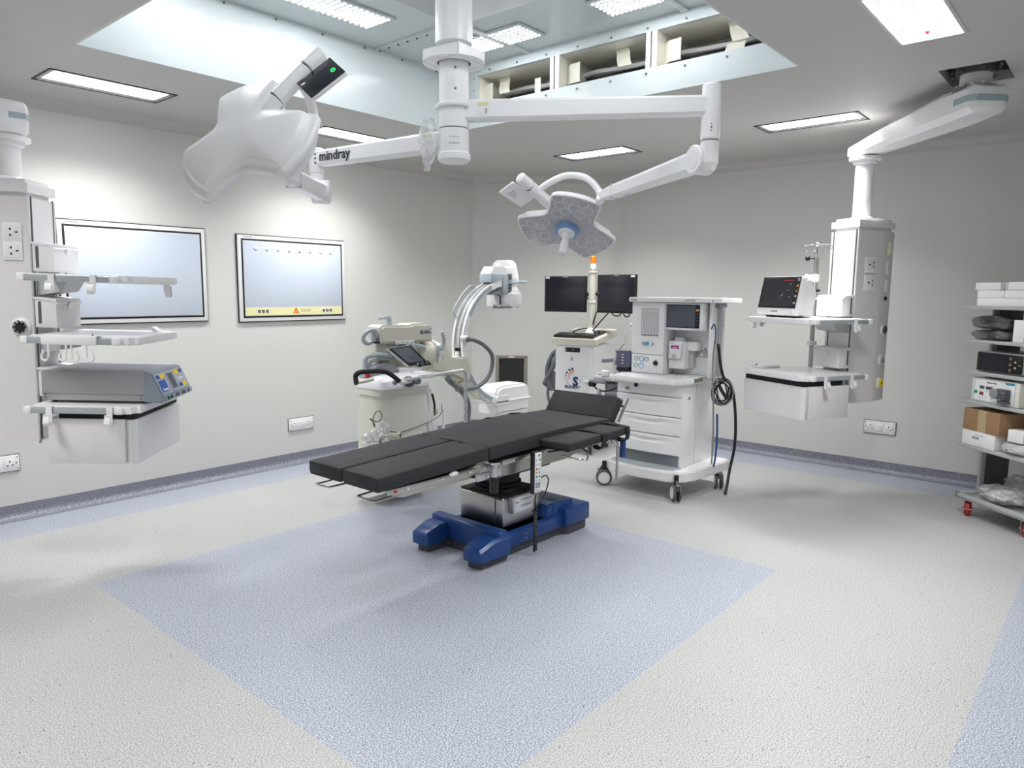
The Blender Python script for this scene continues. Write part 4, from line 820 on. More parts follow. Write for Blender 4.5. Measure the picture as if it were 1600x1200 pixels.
for y, k in ((2.767, 'lgrey'), (2.735, 'cyan'), (2.700, 'white')):
    m = M(); wb(m, 4.742, 4.7455, y-.014, y+.014, 1.052, 1.084, 'lgrey', .002); m.lathe([(0, 0), (.013, 0), (.0125, .02), (.009, .024), (0, .024)], k, frame((4.743, y, 1.068), -YA, ZA), 18); m.cyl((4.7425, y-.013, 1.068), (4.728, y-.013, 1.068), .004, 'black', n=8); m.build('flow_knob', tow, True)
for y, z, k in ((2.83, .952, 'green'), (2.785, .950, 'cyan'), (2.742, .950, 'mgrey'), (2.832, .900, 'mgrey'), (2.787, .897, 'cyan')):
    m = M(); r = .021 if k == 'cyan' else .016; G = frame((4.7515, y, z), -YA, ZA); m.lathe([(0, 0), (r*.8, 0), (r, .0), (r, .004), (r*.82, .004), (r*.8, .001), (0, .001)], k, G, 22); m.cyl((0, 0, .001), (0, 0, .0016), r*.78, 'carton', n=20, mx=G); m.box((-.001, 0, .0016), (.001, r*.6, .0022), 'ink', mx=G @ Matrix.Rotation(.7, 4, 'Z')); m.build('pressure_gauge', tow, True)
m = M(); m.lathe([(0, 0), (.018, 0), (.014, .014), (0, .014)], 'black', frame((4.752, 2.665, .925), -YA, ZA), 20); m.lathe([(.018, 0), (.026, .001), (.024, .003), (.018, .002)], 'lgrey', frame((4.752, 2.665, .925), -YA, ZA), 22); m.build('selector_knob', tow, True)
m = M(); wb(m, 4.92, 5.04, 2.275, 2.605, .842, 1.375, 'white', .006); wb(m, 4.80, 5.02, 2.255, 2.276, .842, 1.375, 'white', .004); m.build('back_panel', t, True)
m = M(); wb(m, 4.76, 4.93, 2.30, 2.603, 1.178, 1.375, 'white', .01, 3); sh_ = m.build('screen_housing', t, True)
m = M(); wb(m, 4.757, 4.7605, 2.330, 2.592, 1.195, 1.362, 'black', .002); wb(m, 4.7555, 4.757, 2.362, 2.585, 1.202, 1.355, 'scr_g'); wb(m, 4.7553, 4.7572, 2.337, 2.357, 1.318, 1.332, 'amber')
for z in (1.295, 1.27, 1.245, 1.22): wb(m, 4.7553, 4.7572, 2.341, 2.353, z, z+.006, 'seam')
m.build('monitor_screen', sh_, True)
m = M(); m.prism([(4.70, 2.145), (5.06, 2.145), (5.06, 2.885), (4.70, 2.885)], 1.378, 1.412, 'white', vert=.012, bev=.004); ts = m.build('top_shelf', t, True)
text('mindray', .016, (4.6985, 2.862, 1.393), -YA, ZA, 'mgrey', ts, world=True, bold=.0005); text('WATO EX-35', .014, (4.6985, 2.42, 1.393), -YA, ZA, 'mgrey', ts, world=True, bold=.0005)
m = M(); wb(m, 4.6985, 4.70, 2.206, 2.211, 1.385, 1.402, 'red'); m.build('power_mark', ts, True)
m = M(); wb(m, 4.88, 4.93, 2.222, 2.236, .842, 1.37, 'alu', .003); wb(m, 4.84, 4.955, 2.215, 2.255, 1.345, 1.378, 'mgrey', .004); wb(m, 4.895, 4.905, 2.220, 2.223, .86, 1.35, 'lgrey')
for z in (.87, 1.05, 1.22): m.cyl((4.905, 2.2225, z), (4.905, 2.2185, z), .004, 'screw', n=8)
m.build('mounting_track', t, True)
m = M(); wb(m, 4.915, 4.925, 2.285, 2.46, .975, 1.03, 'silver', .003); m.cyl((4.915, 2.375, .995), (4.909, 2.375, .995), .011, 'white', n=16)
for y in (2.42, 2.35): m.cyl((4.915, y, 1.03), (4.915, y, 1.045), .005, 'screw', n=8)
m.build('vaporiser_bar', t, True)
v = M(); wb(v, 4.80, 4.90, 2.455, 2.585, .890, 1.092, 'white', .008, 3); wb(v, 4.785, 4.802, 2.462, 2.582, .962, 1.095, 'white2', .006); wb(v, 4.84, 4.91, 2.38, 2.456, 1.025, 1.09, 'white', .006); wb(v, 4.87, 4.915, 2.425, 2.456, .90, 1.03, 'lgrey', .004); va = v.build('vaporiser', t, True)
m = M(); m.cyl((4.85, 2.52, 1.092), (4.85, 2.52, 1.122), .042, 'lgrey', n=28, bev=.005); m.build('vaporiser_dial', va, True)
m = M(); wb(m, 4.7838, 4.7852, 2.497, 2.560, 1.040, 1.062, 'magenta'); wb(m, 4.783, 4.7842, 2.51, 2.545, 1.046, 1.051, 'carton'); m.cyl((4.785, 2.532, .985), (4.772, 2.532, .985), .017, 'lgrey', n=18, bev=.003); m.cyl((4.772, 2.532, .985), (4.768, 2.532, .985), .006, 'chrome', n=10)
m.tube([(4.784, 2.575, .960), (4.783, 2.50, .958), (4.783, 2.475, .985), (4.783, 2.468, 1.08)], .002, 'mgrey', n=6); m.build('vaporiser_face', va, True)
text('mindray', .009, (4.7842, 2.572, 1.082), -YA, ZA, 'mgrey', va, world=True)
# breathing circuit at the left
m = M(); m.cyl((4.80, 2.96, .875), (4.80, 2.96, 1.0), .075, 'acrylic', n=36); m.cyl((4.80, 2.96, 1.0), (4.80, 2.96, 1.004), .077, 'mgrey', n=36)
for i in range(4): m.box((-.016, 0, 0), (.016, .006, .001), 'carton', mx=frame((4.7275, 2.945, .905+i*.022), -YA, ZA))
bl = m.build('bellows_canister', t, True)
m = M(); m.cyl((4.80, 2.96, .842), (4.80, 2.96, .875), .08, 'black', n=36, bev=.006); m.cyl((4.80, 2.96, .87), (4.80, 2.96, .885), .06, 'lgrey', n=28); m.build('canister_base', bl, True)
m = M(); wb(m, 4.66, 4.86, 2.90, 3.16, .765, .800, 'lgrey', .01, 3); wb(m, 4.64, 4.80, 3.04, 3.19, .742, .768, 'mgrey', .008); m.cyl((4.68, 3.06, .80), (4.68, 3.06, .845), .032, 'white2', n=20, bev=.006); m.cyl((4.74, 2.99, .80), (4.74, 2.99, .85), .026, 'lgrey', n=20, bev=.005); m.cyl((4.72, 3.13, .80), (4.72, 3.13, .815), .03, 'lgrey', n=20)
m.cyl((4.68, 3.16, .735), (4.68, 3.24, .738), .018, 'lgrey', n=16); m.cyl((4.68, 3.24, .738), (4.68, 3.30, .738), .011, 'chrome', n=14); m.cyl((4.66, 3.14, .735), (4.66, 3.19, .735), .026, 'blackm', n=16, bev=.004); circ = m.build('breathing_block', t, True)
m = M(); m.cyl((4.76, 3.03, .60), (4.76, 3.03, .745), .07, 'mgrey', n=28, bev=.006); m.cyl((4.76, 3.03, .665), (4.76, 3.03, .68), .075, 'lgrey', n=28); m.build('absorber', circ, True)
m = M(); m.tube([(4.66, 3.15, .72), (4.65, 3.10, .69), (4.66, 3.02, .69), (4.68, 2.95, .72)], .006, 'blackm', n=8); m.cyl((4.66, 3.10, .62), (4.66, 3.10, .70), .018, 'lgrey', n=12); m.cyl((4.65, 3.09, .655), (4.64, 3.085, .655), .02, 'alu', n=14); m.build('latch', circ, True)
m = M(); m.tube([(4.74, 3.00, .84), (4.74, 3.02, .90), (4.75, 2.99, 1.00), (4.77, 2.955, 1.06)], .011, 'lgrey', n=12); m.cyl((4.775, 2.942, 1.045), (4.775, 2.942, 1.105), .013, 'bagd', n=16); m.cyl((4.74, 3.0, .845), (4.74, 3.0, .89), .016, 'lgrey', n=14); m.build('bag_arm', circ, True)
m = M(); m.cyl((4.76, 3.01, .93), (4.72, 3.12, .915), .019, 'mgrey', n=18, bev=.004); m.build('sensor_port', circ, True)
m = M(); m.cyl((4.80, 2.872, 1.21), (4.80, 2.885, 1.21), .012, 'white', n=12); wb(m, 4.77, 4.80, 2.873, 2.882, 1.14, 1.33, 'lgrey', .002); m.ball((4.78, 2.90, 1.20), .014, 'white'); m.ball((4.78, 2.892, 1.165), .011, 'white'); m.build('side_hook', t, True)
def castor(t, x, y, r, a, wk='rubber', hk='white', world=True, brake=1):
    m = M(); u = Vector((math.cos(a), math.sin(a), 0)); s = ZA.cross(u); c = Vector((x, y, r))
    m.cyl(c+ZA*r*.9, c+ZA*(2.05*r), r*.28, 'blackm', n=14); m.prism([(-r*.5, r*.4), (-r*.62, r*1.3), (r*.3, r*1.5), (r*.75, r*.9), (r*.7, r*.3)], -r*.16, r*.16, wk, mx=frame(c, u, ZA), bev=.004)
    if brake: m.box((r*.55, r*.45, -r*.2), (r*1.25, r*.62, r*.2), 'mgrey', .003, mx=frame(c, u, ZA) @ Matrix.Rotation(.5, 4, 'Z'))
    ca = m.build('castor', t, world)
    m = M()
    for q in (-1, 1):
        m.cyl(c+s*q*r*.18, c+s*q*r*.48, r, wk, n=32, bev=.006); m.cyl(c+s*q*r*.47, c+s*q*r*.52, r*.74, hk, n=28, bev=.003)
    m.build('wheel', ca, world); return ca
for x, y, a in ((4.49, 2.925, 2.2), (4.465, 2.31, 3.9), (4.99, 2.235, 3.7), (5.05, 2.93, 1.2)): castor(t, x, y, .060, a)
# hose and coiled cable on its right side
m = M(); 
for k in range(9):
    a0 = random.uniform(-.15, .15); rr = .055+.012*math.sin(k*2.3); pts = [(4.785+rr*.40*math.cos(i*math.pi/6+a0), 2.14+k*.003-rr*.92*math.cos(i*math.pi/6+a0)+random.uniform(-.01, .01), .755+(rr*1.45)*math.sin(i*math.pi/6+a0)) for i in range(12)]
    m.tube(pts, .0045, ('black', 'mgrey', 'black')[k % 3], n=6, smooth=3, closed=True)
m.tube([(4.78, 2.17, .80), (4.775, 2.14, .755), (4.79, 2.11, .71)], .012, 'blackm', n=8)
tag(m.build('coiled_cable'), 'coiled black and grey cables hung on the right side of the anaesthesia machine', 'cable')
m = M(); m.tube([(4.67, 2.14, 1.10), (4.665, 2.13, 1.05), (4.70, 2.13, .95), (4.76, 2.13, .86), (4.84, 2.13, .83), (4.915, 2.13, .765), (4.975, 2.13, .62), (5.005, 2.13, .45), (4.995, 2.13, .31), (4.935, 2.13, .17), (4.88, 2.12, .07), (4.83, 2.11, .012)], .0105, 'black', n=12); tag(m.build('black_hose'), 'thick black gas hose hanging to the floor right of the anaesthesia machine', 'hose')
m = M(); m.tube([(4.68, 2.20, 1.20), (4.68, 2.18, 1.235), (4.685, 2.17, 1.18), (4.68, 2.17, 1.10)], .008, 'blueh', n=8, flat=(1, .5)); m.tube([(4.68, 2.17, 1.12), (4.685, 2.18, 1.0), (4.69, 2.18, .85), (4.72, 2.18, .66), (4.72, 2.17, .40), (4.71, 2.17, .24)], .006, 'mgrey', n=8); m.tube([(4.745, 2.16, .60), (4.76, 2.16, .45), (4.75, 2.16, .30), (4.735, 2.165, .22)], .007, 'blueh', n=8)
tag(m.build('blue_tube'), 'thin blue and grey tubes hanging behind the coiled cable', 'tube')
# ================================================================== MONITOR CART
t = thing('monitor_cart', 'white imaging workstation with two black monitors, behind the head of the table', 'workstation', (5.216, 3.522, 0), 190)
m = M(); m.prism([(0, -.395), (0, -.02), (-.455, -.025), (-.455, -.37)], .12, .98, 'white', vert=.02, vseg=3, bev=.006); m.build('body', t)
m = M(); m.prism([(.018, .978), (.018, 1.036), (-.46, 1.108), (-.47, 1.10), (-.47, 1.04)], -.008, .425, 'beige', mx=frame((0, 0, 0), XA, ZA), bev=.008); m.build('desk_top', t)
m = M(); m.box((-.01, -.28, .916), (.004, -.145, .956), 'black', .002); m.box((.004, -.22, .94), (.005, -.20, .943), 'lgrey'); m.box((.002, -.295, .916), (.0035, -.283, .956), 'lgrey'); m.build('disc_drive', t)
m = M(); m.box((0, -.232, .838), (.003, -.212, .875), 'lgrey', .001); m.box((.003, -.226, .845), (.0036, -.218, .87), 'mgrey'); m.build('warning_plate', t)
m = M(); m.box((0, -.285, .40), (.004, -.11, .50), 'white2'); lg = None
m = M(); pc = .0009
def dot(y, z, r, k): m.cyl((0, y, z), (.0022, y, z), r, k, n=16)
for i, (a, r) in enumerate(((98, .0105), (122, .0105), (147, .009), (168, .0065), (184, .005), (197, .003), (208, .002))):
    dot(-.195+.075*math.cos(R(a))*1.0-.010, .690+.078*math.sin(R(a)), r, 'navy')
for i, (a, r) in enumerate(((98, .0095), (124, .009), (150, .0075), (172, .005), (188, .0042), (202, .003))): dot(-.200+.054*math.cos(R(a)), .690+.056*math.sin(R(a)), r, 'orange')
for i, (a, r) in enumerate(((100, .006), (130, .006), (158, .0045), (182, .004), (200, .003))): dot(-.205+.036*math.cos(R(a)), .690+.038*math.sin(R(a)), r, 'cyan')
m.tube([(.0006, -.268, .66), (.0006, -.255, .635), (.0006, -.225, .612)], .0014, 'seam', n=5); m.build('company_emblem', t)
text('S', .112, (.0016, -.208, .652), YA, ZA, 'navy', t, 'lettering', bold=.005); text('SKANRAY', .034, (.0016, -.288, .603), YA, ZA, 'navy', t, 'lettering', bold=.0012)
m = M(); m.cyl((-.25, -.148, 1.07), (-.25, -.148, 1.62), .036, 'beige', n=28); m.cyl((-.25, -.148, 1.62), (-.25, -.148, 1.632), .042, 'white', n=28); m.cyl((-.25, -.148, 1.35), (-.25, -.148, 1.358), .039, 'white', n=28)
m.lathe([(.036, 1.125), (.06, 1.085), (.07, 1.07), (0, 1.07)], 'white', Matrix.Translation((-.25, -.148, 0)), 24); m.build('column', t)
m = M(); m.cyl((-.25, -.148, 1.632), (-.25, -.148, 1.66), .008, 'white', n=12); m.cyl((-.25, -.148, 1.655), (-.25, -.148, 1.70), .026, 'white', n=24); m.build('beacon_base', t)
m = M(); m.cyl((-.25, -.148, 1.70), (-.25, -.148, 1.765), .026, 'orange', n=24, bev=.004); m.build('warning_beacon', t)
for y0, y1, z0, z1, rz_ in ((-.615, -.20, 1.262, 1.588, 4), (-.105, .29, 1.262, 1.600, -9)):
    G = Matrix.Translation((-.215, (y0+y1)/2, (z0+z1)/2)) @ Matrix.Rotation(R(rz_), 4, 'Z'); w, h = (y1-y0)/2, (z1-z0)/2
    m = M(); m.box((-.03, -w, -h), (.0, w, h), 'black', .006, mx=G); m.box((-.055, -.12, -.10), (-.03, .12, .10), 'black', .01, mx=G); mo = m.build('monitor', t)
    m = M(); m.box((0, -w+.016, -h+.018), (.0015, w-.016, h-.016), 'screen', mx=G); m.build('screen', mo)
    m = M(); q = -1 if rz_ > 0 else 1; m.box((.0005, q*(w-.012), h-.022), (.002, q*(w-.052), h-.006), 'carton', mx=G); m.box((.0005, -.025, h-.010), (.0018, .025, h-.006), 'lgrey', mx=G); m.build('sticker', mo)
    m = M(); m.cyl((-.25, -.148, (z0+z1)/2), G @ Vector((-.05, 0, 0)), .018, 'black', n=14); m.build('monitor_arm', t)
m = M()
for pts in ([(-.24, -.10, 1.27), (-.21, -.11, 1.20), (-.23, -.13, 1.14), (-.22, -.12, 1.10)], [(-.22, .02, 1.26), (-.20, -.03, 1.20), (-.22, -.09, 1.14), (-.20, -.12, 1.10)], [(-.24, -.20, 1.40), (-.235, -.17, 1.37), (-.22, -.15, 1.36)], [(-.23, .05, 1.262), (-.225, .08, 1.24), (-.225, .12, 1.24), (-.23, .14, 1.262)], [(-.23, .16, 1.262), (-.225, .18, 1.235), (-.225, .21, 1.235), (-.23, .22, 1.262)], [(-.22, -.18, 1.12), (-.17, -.24, 1.11), (-.14, -.30, 1.075)]): m.tube(pts, .006, 'black', n=8)
m.build('screen_cables', t)
m = M()
for i, pts in enumerate(([(-.10, -.39, .92), (-.09, -.46, .88), (-.10, -.52, .74), (-.10, -.50, .58), (-.12, -.43, .56)], [(-.10, -.40, .90), (-.08, -.44, .80), (-.08, -.49, .64), (-.08, -.44, .55)], [(-.09, -.41, .93), (-.07, -.43, .80), (-.07, -.52, .63), (-.09, -.53, .60), (-.11, -.46, .55)], [(-.08, -.48, .62), (-.08, -.50, .50), (-.07, -.44, .36), (-.1, -.38, .25)], [(-.12, -.40, .9), (-.10, -.48, .76), (-.09, -.46, .60)])): m.tube(pts, .021 if i < 3 else .014, 'hose', n=12)
m.box((-.16, -.47, .56), (-.06, -.40, .72), 'rubber', .02, 3); m.build('cable_bundle', t)
def castor_l(t, x, y, r, a, wk='rubber', hk='white'):
    return castor(t, x, y, r, a, wk, hk, world=False, brake=0)
for x, y in ((-.05, -.37), (-.05, -.06), (-.41, -.35), (-.41, -.06)): castor_l(t, x, y, .05, .6)
mcF = ROOT[t.name]
sl = math.atan2(.072, .478)
G = mcF @ Matrix.Translation((-.078, -.225, 1.056)) @ Matrix.Rotation(sl, 4, 'Y')
t = thing('keyboard', 'black computer keyboard lying on the workstation desk top', 'keyboard', G.translation, rot=G.to_3x3())
m = M(); m.box((-.07, -.19, 0), (.075, .20, .014), 'black', .004); m.build('case', t)
m = M()
for r_ in range(5):
    for c_ in range(19): m.box((-.058+r_*.025, -.182+c_*.0197, .0142), (-.037+r_*.025, -.166+c_*.0197, .020), 'dgrey' if (r_+c_) % 9 == 0 else 'black', .002, 1)
o = m.build('key_rows', t); o['kind'] = 'stuff'
G = mcF @ Matrix.Translation((-.20, -.075, 1.076)) @ Matrix.Rotation(sl, 4, 'Y')
t = thing('computer_mouse', 'black mouse on its dark pad at the right rear of the workstation desk', 'mouse', G.translation, rot=G.to_3x3())
m = M(); m.box((-.10, -.055, .0), (.05, .055, .003), 'blackm', .001); m.build('mouse_pad', t)
m = M(); m.ball((0, 0, .014), .03, 'black', sc=(1.3, .9, .55)); m.build('mouse_body', t); m = M(); m.tube([(-.035, 0, .015), (-.07, .01, .02), (-.09, .03, .012)], .002, 'black', n=6); m.build('mouse_cable', t)
# ================================================================== C-ARM X-RAY MACHINE (in the plane y ~ 3.8, arm along +x)
t = thing('c_arm', 'cream mobile X-ray C-arm with a black touch screen, parked behind the operating table', 'x-ray machine', (3.2, 3.95, 0))
def crown(rows, k, c):
    m = M(); secs = []
    for z, x0, x1, y0, y1 in rows:
        pts = [(x0+c*2, y0), (x1-c, y0), (x1-c*.3, y0+c*.3), (x1, y0+c), (x1, y1-c), (x1-c, y1), (x0+c, y1), (x0+c*.3, y1-c*.3), (x0, y1-c), (x0, y0+c*1.6), (x0+c*.22, y0+c*.7), (x0+c*.8, y0+c*.18)]
        secs.append([Vector(p+(z,)) for p in pts])
    m.loft(secs, k); return m
m = crown(((.10, 2.97, 3.46, 3.68, 3.98), (.30, 2.972, 3.45, 3.68, 3.97), (.55, 2.975, 3.43, 3.68, 3.96), (.745, 2.98, 3.41, 3.68, 3.95), (.755, 2.965, 3.42, 3.665, 3.96), (.80, 2.965, 3.42, 3.66, 3.96)), 'beige2', .06); bd = m.build('body', t, True, ang=50)
m = crown(((.80, 2.96, 3.42, 3.655, 3.96), (.85, 2.962, 3.41, 3.66, 3.96), (.878, 2.99, 3.38, 3.70, 3.95), (.888, 3.04, 3.34, 3.75, 3.93)), 'white', .05); m.build('top_cover', t, True, ang=50)
m = M(); m.prism([(2.97, .87), (3.20, .875), (3.21, .93), (3.14, .955), (3.04, .945)], -3.92, -3.78, 'mgrey', mx=frame((0, 0, 0), XA, ZA), bev=.01); m.cyl((3.155, 3.86, .955), (3.155, 3.86, .968), .035, 'dgrey', r2=.025, n=20); m.cyl((2.965, 3.80, .875), (2.965, 3.80, .905), .018, 'red', n=16, bev=.004); m.box((3.06, 3.78, .865), (3.17, 3.80, .90), 'pblue', .008); m.build('foot_brake_console', t, True)
# column under the beam
m = M(); m.box((3.10, 3.90, .86), (3.30, 4.05, 1.12), 'pblue', .02, 3) if 0 else None
m.box((3.12, 3.90, .87), (3.52, 4.03, 1.09), 'beige', .012, 3); m.box((3.22, 3.89, .98), (3.34, 3.91, 1.09), 'silver', .004); m.build('lift_column', t, True)
m = M(); m.tube([(3.01, 3.88, .88), (3.01, 3.88, .98), (3.03, 3.87, 1.005), (3.10, 3.86, 1.012), (3.16, 3.85, 1.005), (3.21, 3.85, .99)], .017, 'pblue', n=12, smooth=4); m.box((2.995, 3.865, .86), (3.15, 3.90, .93), 'pblue', .01, 3); m.tube([(3.03, 3.875, .93), (3.05, 3.87, .97), (3.12, 3.87, .975)], .012, 'pblue', n=10); m.build('grab_handle', t, True)
# horizontal beam
m = M(); m.prism([(3.125, 1.085), (3.125, 1.195), (3.155, 1.212), (3.36, 1.205), (3.385, 1.203), (3.41, 1.214), (3.56, 1.214), (3.60, 1.20), (3.605, 1.09), (3.59, 1.08), (3.30, 1.078)], -4.01, -3.85, 'beige', mx=frame((0, 0, 0), XA, ZA), bev=.016, seg=3); bm_ = m.build('beam', t, True)
text('SKAN', .036, (3.475, 3.8488, 1.150), XA, ZA, 'ink', bm_, world=True, bold=.0006); text('C', .052, (3.558, 3.8488, 1.158), XA, ZA, 'cyan', bm_, world=True, bold=.0006)
m = M(); m.box((3.245, 3.845, 1.074), (3.42, 3.8505, 1.098), 'white2', .003)
for i in range(4): m.cyl((3.265+i*.045, 3.845, 1.086), (3.265+i*.045, 3.843, 1.086), .004, 'seam', n=8)
m.build('scale_strip', bm_, True)
m = M(); m.tube([(3.11, 3.90, 1.115), (3.10, 3.87, 1.14), (3.085, 3.86, 1.175), (3.05, 3.86, 1.18), (3.015, 3.87, 1.165), (3.005, 3.89, 1.13), (3.02, 3.90, 1.10), (3.06, 3.90, 1.09)], .014, 'pblue', n=12, closed=True); m.cyl((3.085, 3.885, 1.10), (3.085, 3.885, 1.19), .018, 'pblue', n=14, bev=.005); m.box((3.09, 3.86, 1.088), (3.125, 3.90, 1.10), 'black', .003); m.build('ring_handle', t, True)
m = M(); m.cyl((3.275, 3.95, 1.205), (3.275, 3.95, 1.262), .023, 'pblue', n=16, r2=.018); m.tube([(3.275, 3.95, 1.25), (3.24, 3.93, 1.262), (3.20, 3.91, 1.258), (3.15, 3.90, 1.255)], .010, 'pblue', n=10, rs=[.016, .014, .011, .008]); m.build('lock_lever', t, True)
m = M(); m.cyl((3.385, 3.87, 1.060), (3.385, 3.84, 1.060), .012, 'silver', n=14); m.tube([(3.38, 3.84, 1.062), (3.44, 3.83, 1.058), (3.51, 3.84, 1.042), (3.54, 3.86, 1.04)], .012, 'pblue', n=10, rs=[.013, .015, .013, .006]); m.box((3.34, 3.84, 1.052), (3.42, 3.87, 1.078), 'pblue', .006); m.build('lock_lever', t, True)
# rotation joint and the L-shaped carrier
m = M(); m.cyl((3.50, 3.95, .975), (3.66, 3.95, .975), .10, 'beige', n=36, bev=.012); m.cyl((3.655, 3.95, .975), (3.675, 3.95, .975), .112, 'white2', n=36); m.cyl((3.675, 3.95, .975), (3.72, 3.95, .975), .095, 'beige', n=36)
for i in range(14): a = i*math.pi/7; m.cyl((3.654, 3.95+.106*math.cos(a), .975+.106*math.sin(a)), (3.65, 3.95+.106*math.cos(a), .975+.106*math.sin(a)), .003, 'seam', n=6)
m.build('rotation_joint', t, True)
m = M(); m.cyl((3.63, 3.83, 1.03), (3.67, 3.82, 1.03), .02, 'pblue', n=14); m.tube([(3.66, 3.815, 1.03), (3.672, 3.81, 1.07), (3.668, 3.81, 1.12), (3.655, 3.815, 1.15)], .014, 'pblue', n=10, rs=[.013, .015, .015, .012]); m.build('lock_lever', t, True)
m = M(); m.prism([(3.60, .86), (3.60, .95), (3.70, 1.055), (3.74, 1.055), (3.775, 1.02), (3.80, .965), (3.83, .945), (3.96, .945), (4.00, .90), (4.02, .83), (4.01, .75), (3.95, .76), (3.86, .795), (3.76, .84)], -4.02, -3.86, 'beige', mx=frame((0, 0, 0), XA, ZA), bev=.012, seg=3); m.prism([(3.80, .80), (3.95, .70), (4.10, .60), (4.16, .58), (4.12, .66), (4.02, .80), (3.95, .85)], -4.0, -3.88, 'beige2', mx=frame((0, 0, 0), XA, ZA), bev=.01); m.build('c_carrier', t, True)
# the C: box section swept on the circle
CC = (4.44, 1.0295); RC = .504
def cring(rads, ys, a0, a1, k, m, n=44):
    secs = []
    for i in range(n+1):
        a = R(a0+(a1-a0)*i/n); secs.append([Vector((CC[0]+r*math.cos(a), y, CC[1]+r*math.sin(a))) for r, y in zip(rads, ys)])
    m.loft(secs, k)
m = M(); cring([RC, RC, RC-.045, RC-.045], [3.875, 3.895, 3.895, 3.875], 97, 258, 'white2', m); cring([RC, RC, RC-.045, RC-.045], [3.975, 3.995, 3.995, 3.975], 97, 258, 'white2', m); cring([RC-.012, RC-.012, RC-.04, RC-.04], [3.89, 3.98, 3.98, 3.89], 97, 258, 'alu', m); cring([RC-.006, RC-.006, RC-.016, RC-.016], [3.925, 3.945, 3.945, 3.925], 97, 258, 'lgrey', m)
ca = m.build('c_ring', t, True)
m = M(); cring([RC-.010, RC-.010, RC-.036, RC-.036], [3.872, 3.876, 3.876, 3.872], 112, 152, 'cgrey', m, 20); m.build('ring_inlay', ca, True); m = M(); cring([RC-.010, RC-.010, RC-.036, RC-.036], [3.872, 3.876, 3.876, 3.872], 208, 250, 'cgrey', m, 20); m.build('ring_inlay', ca, True); m = M()
for a in range(104, 254, 9):
    x, z = CC[0]+(RC-.007)*math.cos(R(a)), CC[1]+(RC-.007)*math.sin(R(a)); m.cyl((x, 3.8755, z), (x, 3.873, z), .004, 'seam', n=6)
o_ = m.build('angle_marks', ca, True)
m = M(); pts = [(CC[0]+(RC+q)*math.cos(R(a)), 4.0, CC[1]+(RC+q)*math.sin(R(a))) for a, q in ((119, .0), (122, .035), (132, .04), (142, .04), (152, .038), (154, .0))]; m.tube(pts, .010, 'pblue', n=10, smooth=5); m.build('ring_grab_bar', t, True)
m = M(); m.cyl((3.935, 3.935, .94), (3.935, 3.935, .985), .016, 'white', n=14); m.cyl((3.935, 3.935, .985), (3.935, 3.935, 1.01), .018, 'black', n=14); m.build('brake_knob', t, True)
# image intensifier head
m = M(); prof = [(0, 1.70), (.072, 1.70), (.098, 1.68), (.112, 1.64), (.128, 1.56), (.13, 1.52), (.115, 1.495), (.118, 1.47), (.155, 1.425), (.158, 1.33), (.15, 1.318), (0, 1.318)]
Hc = (4.545, 3.99); k_ = .93
m.lathe([(r*k_, z) for r, z in reversed(prof)], 'white', Matrix.Translation((Hc[0], Hc[1], 0)), 40); m.cyl((Hc[0]-.02, Hc[1]-.10, 1.312), (Hc[0]-.02, Hc[1]-.10, 1.32), .008, 'black', n=10); m.cyl((Hc[0]+.08, Hc[1]-.08, 1.312), (Hc[0]+.08, Hc[1]-.08, 1.32), .008, 'black', n=10)
hd_ = m.build('image_intensifier', t, True)
m = M(); m.prism([(4.265, 1.575), (4.32, 1.645), (4.46, 1.645), (4.44, 1.575)], -4.02, -3.89, 'white2', mx=frame((0, 0, 0), XA, ZA), bev=.008); m.box((4.43, 3.885, 1.43), (4.53, 3.95, 1.645), 'white', .012, 3); m.build('head_cover', hd_, True)
m = M(); m.box((4.262, 3.88, 1.515), (4.44, 4.01, 1.585), 'pblue', .006); m.box((4.40, 3.875, 1.43), (4.46, 3.96, 1.58), 'pblue', .006); m.prism([(4.28, 1.43), (4.40, 1.46), (4.40, 1.415), (4.31, 1.415)], -3.98, -3.89, 'mgrey', mx=frame((0, 0, 0), XA, ZA)); m.build('head_clamp', t, True)
m = M()
for z0, z1 in ((1.54, 1.585), (1.49, 1.505), (1.46, 1.485), (1.435, 1.455)): m.box((4.462, 3.871, z0), (4.50, 3.887, z1), 'seam', .002)
m.box((4.455, 3.873, 1.425), (4.508, 3.884, 1.59), 'silver', .002); m.build('connector_panel', hd_, True)
m = M(); pts = [(4.48, 3.87, 1.515), (4.56, 3.83, 1.52), (4.66, 3.85, 1.527), (4.71, 3.92, 1.53), (4.70, 4.0, 1.53)]; m.tube(pts, .013, 'cgrey', n=10, flat=(1, .6)); m.build('guard_rail', t, True)
m = M(); m.tube([(4.34, 3.90, 1.42), (4.37, 3.885, 1.415), (4.378, 3.885, 1.38), (4.378, 3.885, 1.33)], .009, 'dgrey', n=10); m.box((4.305, 3.86, 1.308), (4.505, 3.91, 1.338), 'mgrey', .014, 3); m.cyl((4.365, 3.86, 1.322), (4.365, 3.857, 1.322), .007, 'black', n=10); m.build('laser_aimer', t, True)
